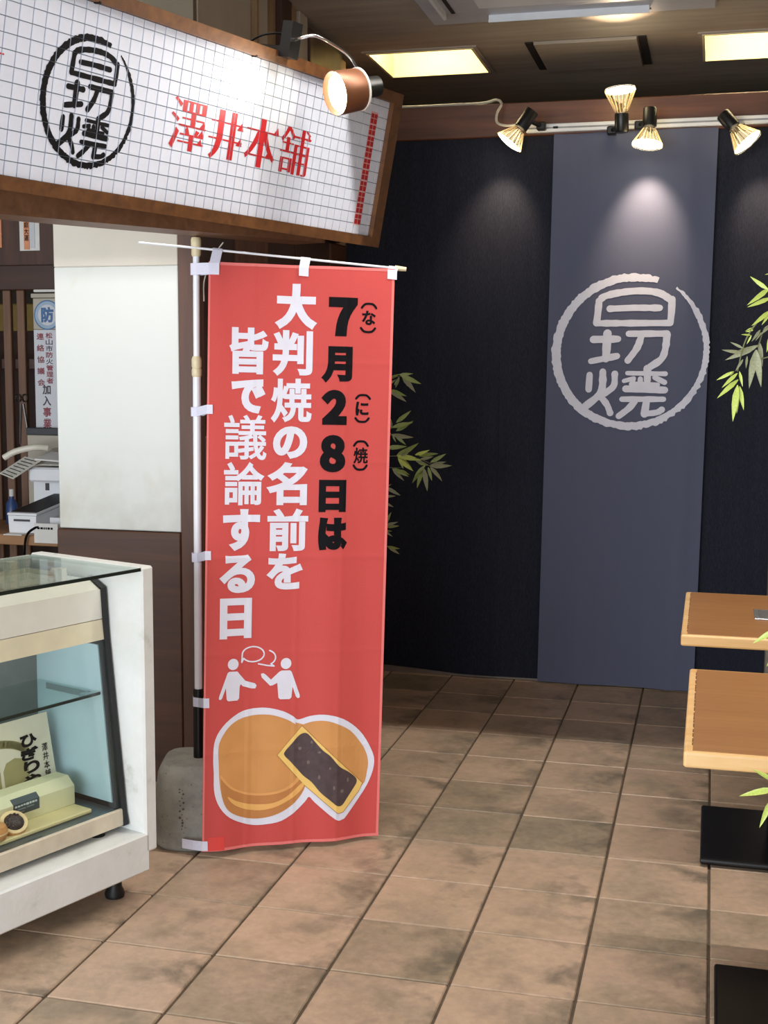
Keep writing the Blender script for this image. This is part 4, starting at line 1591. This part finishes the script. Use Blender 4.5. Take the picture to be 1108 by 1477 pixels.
LL = [(.188, 1.432, .247, 1.437), (.194, 1.429, .279, 1.394), (.197, 1.426, .262, 1.358), (.203, 1.423, .213, 1.384), (.188, 1.423, .165, 1.377), (.141, 1.417, .188, 1.435), (.141, 1.369, .209, 1.318), (.159, 1.369, .227, 1.344), (.164, 1.389, .182, 1.417), (.141, 1.389, .17, 1.412), (.135, 1.36, .177, 1.343),
      (.168, 1.231, .231, 1.282), (.16, 1.211, .245, 1.232), (.166, 1.194, .242, 1.238), (.154, 1.205, .133, 1.259), (.157, 1.182, .252, 1.171), (.166, 1.182, .215, 1.137), (.16, 1.179, .175, 1.148), (.154, 1.188, .124, 1.135), (.13, 1.199, .16, 1.211), (.136, 1.124, .222, 1.131),
      (.175, 1.09, .262, 1.145), (.175, 1.09, .222, 1.126), (.175, 1.09, .199, 1.033), (.181, 1.09, .282, 1.072), (.19, 1.079, .25, 1.028), (.19, 1.082, .238, 1.034), (.196, 1.091, .232, 1.103), (.261, 1.098, .326, 1.121), (.267, 1.098, .332, 1.099), (.267, 1.089, .346, 1.1), (.273, 1.063, .314, 1.053), (.155, 1.037, .206, .984), (.167, 1.038, .235, 1.005), (.196, 1.033, .232, 1.01),
      (.32, 1.065, .383, 1.102), (.32, 1.053, .411, 1.054), (.326, 1.047, .382, .991), (.326, 1.056, .385, 1.069), (.317, 1.047, .336, .99), (.297, 1.041, .317, .946), (.285, 1.035, .268, .956), (.273, 1.04, .234, .973), (.332, 1.053, .356, 1.042), (.255, 1.069, .312, 1.05), (.285, 1.081, .343, 1.094), (.303, 1.053, .256, 1.005),
      (.119, 1.069, .146, 1.073), (.122, .952, .184, .917), (.125, .955, .148, .968), (.12, .914, .167, .916), (.12, .897, .165, .872), (.116, .967, .125, .984), (.123, .791, .156, .851), (.126, .789, .188, .81), (.126, .783, .183, .788), (.123, .774, .163, .746), (.117, .809, .129, .85), (.117, .768, .15, .763), (.117, .821, .12, .832), (.136, .698, .181, .664), (.133, .701, .184, .688), (.118, .727, .145, .731), (.115, .709, .136, .698), (.115, .685, .116, .668)]
bright = {20 + k for k in (3, 4, 5, 6, 8)} | {23}
pl = thing('bamboo_plant', 'green bamboo plant whose leaves stick out from behind the red banner', 'plant', (-.02, 1.80, 0))
g = random.Random(21)
for i, (x0, z0, x1, z1) in enumerate(LL):
    y0 = 1.8 + g.uniform(-.03, .03)
    m = M_LEAFL if i in bright else (M_LEAFD if g.random() < .45 else M_LEAF)
    leaf((x0, y0, z0), (x1, y0 + g.uniform(-.03, .03), z1), m, pl, 1.45, g.uniform(-.45, .45))
mb = MB()
mb.tube(smooth_path([(-.03, 1.80, .20), (-.02, 1.805, .7), (-.01, 1.80, 1.2), (.0, 1.80, 1.62)], 6), .008, 8, .004)
mb.tube(smooth_path([(-.05, 1.84, .20), (-.07, 1.85, .6), (-.05, 1.84, 1.1), (-.02, 1.82, 1.5)], 6), .007, 8, .004)
mb.build('stem', M_STEM, pl, True)
for pts in ([(-.01, 1.80, 1.30), (.08, 1.80, 1.40), (.20, 1.80, 1.428)], [(-.01, 1.80, 1.30), (.07, 1.80, 1.36), (.16, 1.80, 1.37)], [(-.015, 1.80, 1.08), (.07, 1.80, 1.17), (.165, 1.80, 1.21)],
            [(-.015, 1.80, .98), (.08, 1.80, 1.07), (.18, 1.80, 1.09), (.27, 1.80, 1.08), (.335, 1.80, 1.054)], [(-.015, 1.80, .95), (.07, 1.80, 1.03), (.20, 1.80, 1.04)], [(-.02, 1.80, .86), (.05, 1.80, .93), (.125, 1.80, .955)],
            [(-.02, 1.80, .70), (.05, 1.80, .77), (.125, 1.80, .785)], [(-.02, 1.80, .62), (.05, 1.80, .69), (.13, 1.80, .70)], [(-.02, 1.80, .84), (.05, 1.80, .90), (.12, 1.80, .91)]):
    MB().tube(smooth_path(pts, 4), .0028, 6, .0012).build('branch', M_STEM, pl, True)
MB().lathe([(.085, 0), (.09, .005), (.11, .20), (.118, .205), (.118, .22), (.105, .22), (.1, .19)], (-.04, 1.82, 0), (0, 0, 1), 24, True).build('pot', M_POT, pl, True)

RL = [(1.547, 1.592, 1.517, 1.615), (1.549, 1.596, 1.513, 1.567), (1.552, 1.58, 1.514, 1.564), (1.548, 1.619, 1.54, 1.617), (1.551, 1.556, 1.538, 1.534), (1.551, 1.558, 1.521, 1.532), (1.525, 1.526, 1.513, 1.523), (1.521, 1.517, 1.505, 1.518), (1.522, 1.517, 1.515, 1.502), (1.523, 1.53, 1.512, 1.524),
      (1.51, 1.495, 1.488, 1.506), (1.508, 1.489, 1.475, 1.493), (1.534, 1.501, 1.481, 1.476), (1.529, 1.498, 1.493, 1.487), (1.536, 1.506, 1.542, 1.464), (1.531, 1.493, 1.522, 1.428), (1.531, 1.493, 1.541, 1.431), (1.517, 1.483, 1.516, 1.462), (1.51, 1.477, 1.498, 1.457), (1.552, 1.532, 1.536, 1.517), (1.552, 1.517, 1.548, 1.489), (1.536, 1.526, 1.522, 1.506), (1.538, 1.522, 1.529, 1.508),
      (1.495, 1.457, 1.468, 1.442), (1.502, 1.454, 1.477, 1.429), (1.504, 1.443, 1.47, 1.411), (1.503, 1.434, 1.497, 1.373), (1.506, 1.432, 1.514, 1.392), (1.505, 1.457, 1.511, 1.431), (1.502, 1.432, 1.503, 1.386), (1.496, 1.457, 1.489, 1.449),
      (1.591, .751, 1.55, .771), (1.592, .738, 1.531, .718), (1.583, .723, 1.565, .675), (1.587, 1.023, 1.543, .992), (1.574, .967, 1.568, .952)]
pr_ = thing('bamboo_plant', 'yellow-green bamboo sprays reaching in from the picture edge before the tables', 'plant', (1.74, -1.22, 0))
g = random.Random(8)
dull = {10, 11, 12, 13, 14, 15, 16, 17, 18, 21, 22, 19}
for i, (x0, z0, x1, z1) in enumerate(RL):
    y0 = -1.2 + g.uniform(-.015, .015)
    leaf((x0, y0, z0), (x1, y0 + g.uniform(-.012, .012), z1), M_LEAFD if i in dull else M_LEAFL, pr_, 1.15, g.uniform(-.3, .3))
mb = MB()
mb.tube(smooth_path([(1.74, -1.22, .25), (1.74, -1.22, .8), (1.73, -1.21, 1.3), (1.70, -1.20, 1.75)], 6), .009, 8, .004)
mb.build('stem', M_STEM, pr_, True)
for pts in ([(1.70, -1.20, 1.62), (1.62, -1.2, 1.60), (1.551, -1.2, 1.558), (1.526, -1.2, 1.532), (1.511, -1.2, 1.502), (1.502, -1.2, 1.457)], [(1.70, -1.20, 1.66), (1.62, -1.2, 1.62), (1.549, -1.2, 1.594)], [(1.72, -1.20, 1.45), (1.62, -1.2, 1.52), (1.552, -1.2, 1.535), (1.533, -1.2, 1.497)],
            [(1.735, -1.21, .78), (1.66, -1.2, .76), (1.588, -1.2, .738)], [(1.735, -1.21, 1.0), (1.66, -1.2, 1.03), (1.585, -1.2, 1.02), (1.573, -1.2, .965)], [(1.73, -1.2, 1.4), (1.60, -1.2, 1.485), (1.54, -1.2, 1.478)]):
    MB().tube(smooth_path(pts, 4), .0022, 6, .001).build('branch', M_STEM, pr_, True)
MB().lathe([(.10, 0), (.105, .005), (.13, .24), (.138, .245), (.138, .26), (.122, .26), (.118, .23)], (1.74, -1.22, 0), (0, 0, 1), 24, True).build('pot', M_POT, pr_, True)

# ================================================================== behind the counter, at the shop's back
scr = thing('slat_screen', 'dark brown wooden lattice screen with upright slats behind the counter shelf', 'screen', (-1.5, 1.46, 0))
boxo('header_beam', (-2.6, 1.44, 1.778), (-.77, 1.50, 1.882), W_DARKX, scr, .004)
boxo('header_board', (-2.6, 1.455, 1.882), (-.77, 1.49, 2.9), W_DARK, scr)
for x in (-1.464, -1.399, -1.529, -1.594, -1.66, -1.725, -1.79, -1.855):
    boxo('slat', (x, 1.45, .0), (x + .036, 1.475, 1.778), W_SLAT, scr, .003)
boxo('cross_rail', (-2.6, 1.478, 1.45), (-.77, 1.50, 1.49), W_DARKX, scr)
boxo('ground_rail', (-2.6, 1.476, 0), (-.77, 1.50, .08), W_DARKX, scr)
o = boxo('ochre_cabinet', (-1.9, 1.70, 0), (-1.0, 2.0, 1.735), M_YEL, None, .004)
tag(o, 'ochre cabinet glimpsed between the slats of the screen', 'cabinet')
boxo('cabinet_door', (-1.88, 1.69, .1), (-1.0, 1.70, 1.615), W_DARKX, o, .003)


def paper(name, label, cat, x0, x1, z0, z1, y, mat):
    t = thing(name, label, cat, ((x0 + x1) / 2, y, z0))
    boxo('backing', (x0, y - .006, z0), (x1, y, z1), mat, t)
    return t


t = paper('paper_charm', 'white paper charm with orange strip and brush writing on the dark header board', 'charm', -1.374, -1.282, 1.941, 2.12, 1.455, M_PAPER)
boxo('orange_strip', (-1.353, 1.446, 1.946), (-1.328, 1.449, 2.12), M_ORANGE, t)
boxo('pale_strip', (-1.325, 1.446, 1.952), (-1.303, 1.449, 2.12), M_PLATE, t)
fl = Flat()
for k, ch in enumerate('家庭大運'):
    fl.glyph(ch, -1.351, -1.330, 2.062 - k * .027, 2.086 - k * .027, .0005, .0004)
fl.build('lettering', M_INK, lambda x, y: Vector((x, 1.4455, y)), t)
t = paper('red_notice', 'red edged notice on the header board at the picture edge', 'notice', -1.56, -1.459, 1.956, 2.15, 1.455, M_ORANGE)

t = thing('association_plate', 'tall white enamel plate with blue round emblem and red characters beside the pillar', 'sign', (-1.21, 1.43, 1.155))
boxo('plate', (-1.309, 1.43, 1.10), (-1.10, 1.438, 1.612), M_PLATE, t, .001)
boxo('emblem_panel', (-1.309, 1.43, 1.614), (-1.10, 1.438, 1.742), M_PLATET, t, .001)
boxo('cap_strip', (-1.316, 1.424, 1.744), (-1.10, 1.438, 1.762), M_PLATET, t, .002)
boxo('top_strip', (-1.306, 1.43, 1.768), (-1.10, 1.438, 1.779), M_PAPER, t, .002)
fl = Flat()
fl.disc(-1.243, 1.673, .062, .062, 32)
fl.build('emblem_ring', M_BLUEI, lambda x, y: Vector((x, 1.4295, y)), t)
fl = Flat()
fl.disc(-1.243, 1.673, .057, .057, 32)
fl.build('emblem_band', M_BLUEP, lambda x, y: Vector((x, 1.4292, y)), t)
fl = Flat()
fl.disc(-1.243, 1.673, .043, .043, 32)
fl.build('emblem_field', M_PLATE, lambda x, y: Vector((x, 1.4289, y)), t)
fl = Flat()
fl.glyph('防', -1.272, -1.214, 1.642, 1.706, .003, .003)
fl.build('emblem_mark', M_BLUEI, lambda x, y: Vector((x, 1.4286, y)), t)
fl = Flat()
for k, ch in enumerate('連絡協議会'):
    z1 = 1.598 - k * .0480
    fl.glyph(ch, -1.296, -1.262, z1 - .028, z1, .0008, .0008)
for k, ch in enumerate('松山市防火管理者'):
    z1 = 1.600 - k * .0270
    if ch in '防管理者松':
        fl.glyph(ch, -1.254, -1.222, z1 - .024, z1, .0008, .0008)
for k, ch in enumerate('事業所'):
    z1 = 1.288 - k * .0475
    if z1 > 1.10:
        fl.glyph(ch, -1.274, -1.236, z1 - .041, z1, .0012, .0012)
fl.build('red_lettering', M_MAROON, lambda x, y: Vector((x, 1.4295, y)), t)
fl = Flat()
for k, ch in enumerate('松山市防火管理者'):
    z1 = 1.600 - k * .0270
    if ch not in '防管理者松':
        fl.glyph(ch, -1.254, -1.222, z1 - .024, z1, .0006, .0006)
for k, ch in enumerate('加入'):
    z1 = 1.383 - k * .0475
    fl.glyph(ch, -1.274, -1.236, z1 - .041, z1, .0012, .0012)
fl.build('black_lettering', plain('dark_plate_ink', '#3a3340', .5), lambda x, y: Vector((x, 1.4295, y)), t)
boxo('plate_bracket', (-1.29, 1.438, 1.70), (-1.12, 1.452, 1.73), M_GREYD, t)

shf = thing('wooden_shelf', 'light brown wooden shelf behind the counter carrying papers and devices', 'shelf', (-1.4, 1.2, .8))
boxo('shelf_board', (-2.2, 1.0, .762), (-.77, 1.42, .803), W_SHELF, shf, .003)
for x in (-2.15, -1.6, -.83):
    boxo('leg', (x, 1.06, 0), (x + .05, 1.11, .762), W_DARK, shf)
    boxo('leg', (x, 1.34, 0), (x + .05, 1.39, .762), W_DARK, shf)

t = thing('cash_tray', 'white wedge shaped desktop device with black top on the shelf', 'device', (-1.15, 1.1, .803))
MB().prism([(-1.222, 1.05, .804), (-1.106, 1.05, .804), (-1.103, 1.05, .872), (-1.226, 1.05, .872)], (.075, .24, .055)).build('body', M_WHITE, t)
mb = MB()
mb.prism([(-1.228, 1.048, .874), (-1.100, 1.048, .874), (-1.026, 1.285, .930), (-1.154, 1.285, .930)], (0, 0, .008)).build('rim', M_WHITE, t)
mb = MB()
mb.prism([(-1.218, 1.058, .885), (-1.106, 1.058, .885), (-1.036, 1.278, .937), (-1.148, 1.278, .937)], (0, 0, .002)).build('black_top', M_BLACK, t)
boxo('front_slot', (-1.20, 1.046, .850), (-1.13, 1.05, .858), M_GREYD, t)
o = boxo('white_carton', (-1.050, 1.06, .804), (-.93, 1.16, .868), M_WHITE, None, .002)
tag(o, 'small plain white carton on the shelf against the pillar', 'box')
t = thing('card_reader', 'low white box with a dark slot behind the small white carton', 'device', (-1.1, 1.33, .804))
boxo('body', (-1.252, 1.295, .804), (-.98, 1.384, .992), M_WHITE, t, .003)
boxo('slot', (-1.196, 1.2935, .950), (-1.178, 1.297, .980), M_GREYD, t)
t = thing('telephone', 'white desk telephone under loose papers on top of the low white box', 'telephone', (-1.15, 1.3, .993))
boxo('body', (-1.22, 1.20, .9925), (-.99, 1.382, 1.052), M_WHITE, t, .008)
MB().tube(smooth_path([(-1.30, 1.155, 1.092), (-1.252, 1.165, 1.118), (-1.183, 1.19, 1.134), (-1.14, 1.22, 1.132)], 4), .013, 10).build('handset', M_CREAM, t, True)
o = MB().prism([(-1.317, 1.145, 1.028), (-1.252, 1.14, 1.007), (-1.160, 1.20, 1.078), (-1.24, 1.21, 1.092)], (.002, 0, .003)).build('printed_sheet', M_NEWS)
tag(o, 'printed sheet of paper hanging over the edge of the telephone', 'paper')
mb = MB()
for k in range(7):
    f = k / 7 + .06
    a = Vector((-1.317, 1.145, 1.028)) * (1 - f) + Vector((-1.24, 1.21, 1.092)) * f
    b = Vector((-1.252, 1.14, 1.007)) * (1 - f) + Vector((-1.160, 1.20, 1.078)) * f
    p0, p1 = a * .88 + b * .12, a * .15 + b * .85
    dn = Vector((.35, -.65, .5)).normalized() * .0035
    mb.tube([p0 + dn, p1 + dn], .0016, 4)
mb.build('print_lines', M_GREYD, o)
o = MB().prism([(-1.225, 1.215, 1.060), (-1.01, 1.215, 1.060), (-1.01, 1.37, 1.112), (-1.20, 1.37, 1.116)], (.002, 0, .004)).build('newspaper', M_NEWS)
tag(o, 'folded newsprint lying across the telephone', 'paper')
o = MB().prism([(-1.19, 1.20, 1.082), (-1.02, 1.20, 1.073), (-1.02, 1.28, 1.098), (-1.16, 1.28, 1.106)], (.002, 0, .006)).build('notepad', M_PAPER)
tag(o, 'pale notepad lying on the newsprint behind the printed sheet', 'paper')
t = thing('printer', 'white receipt printer with dark top behind the telephone', 'printer', (-1.15, 1.40, 1.1))
boxo('body', (-1.328, 1.387, .804), (-1.0, 1.417, 1.172), M_PLATET, t, .003)
boxo('top', (-1.332, 1.386, 1.173), (-1.0, 1.418, 1.203), M_GREYD, t, .003)
o = boxo('hanging_notice', (-1.082, .9955, .775), (-.98, .9985, .852), M_PAPER)
tag(o, 'white notice sheet hanging over the shelf edge beside the pillar', 'paper')
mb = MB()
g = random.Random(2)
x = -1.068
while x < -1.0:
    w = g.uniform(.005, .011)
    mb.box((x, .9945, .829), (x + w, .9957, .837))
    x += w + .003
mb.build('print_lines', M_INK, o)
o = boxo('receipt_slip', (-1.215, .992, .801), (-1.135, 1.05, .8045), M_PAPER)
tag(o, 'small white slip on the shelf edge below the cash device', 'paper')
t = thing('blue_bottle', 'small blue topped bottle standing behind the cash device', 'bottle', (-1.21, 1.3, .804))
MB().lathe([(.024, 0), (.026, .005), (.024, .085), (.010, .105), (.010, .115)], (-1.362, 1.31, .804), (0, 0, 1), 16).build('body', M_BLUE, t, True)
MB().lathe([(.010, .115), (.010, .145)], (-1.362, 1.31, .804), (0, 0, 1), 12).build('pump', M_PAPER, t, True)
o = MB().tube(smooth_path([(-1.0, 1.03, .830), (-1.03, 1.01, .845), (-1.08, .995, .832), (-1.11, .985, .80), (-1.12, .985, .73), (-1.13, 1.0, .60)], 5), .005, 6).build('shelf_cable', M_CABLEB, None, True)
tag(o, 'black cable drooping over the shelf edge', 'cable')
t = thing('hanging_scissors', 'metal scissors hanging from a slat of the screen', 'scissors', (-1.37, 1.445, 1.25))
MB().tube([(-1.385, 1.443, 1.30), (-1.392, 1.443, 1.20), (-1.395, 1.443, 1.13)], .004, 6, .002).build('blade', M_PIPE_G, t)
MB().tube([(-1.375, 1.443, 1.30), (-1.362, 1.443, 1.22), (-1.355, 1.443, 1.16)], .004, 6, .002).build('blade', M_PIPE_G, t)
for x in (-1.398, -1.366):
    MB().tube([(x + .013 * math.cos(a), 1.443, 1.325 + .016 * math.sin(a)) for a in [2 * PI * k / 12 for k in range(13)]], .003, 5).build('handle', M_SOCKET, t)
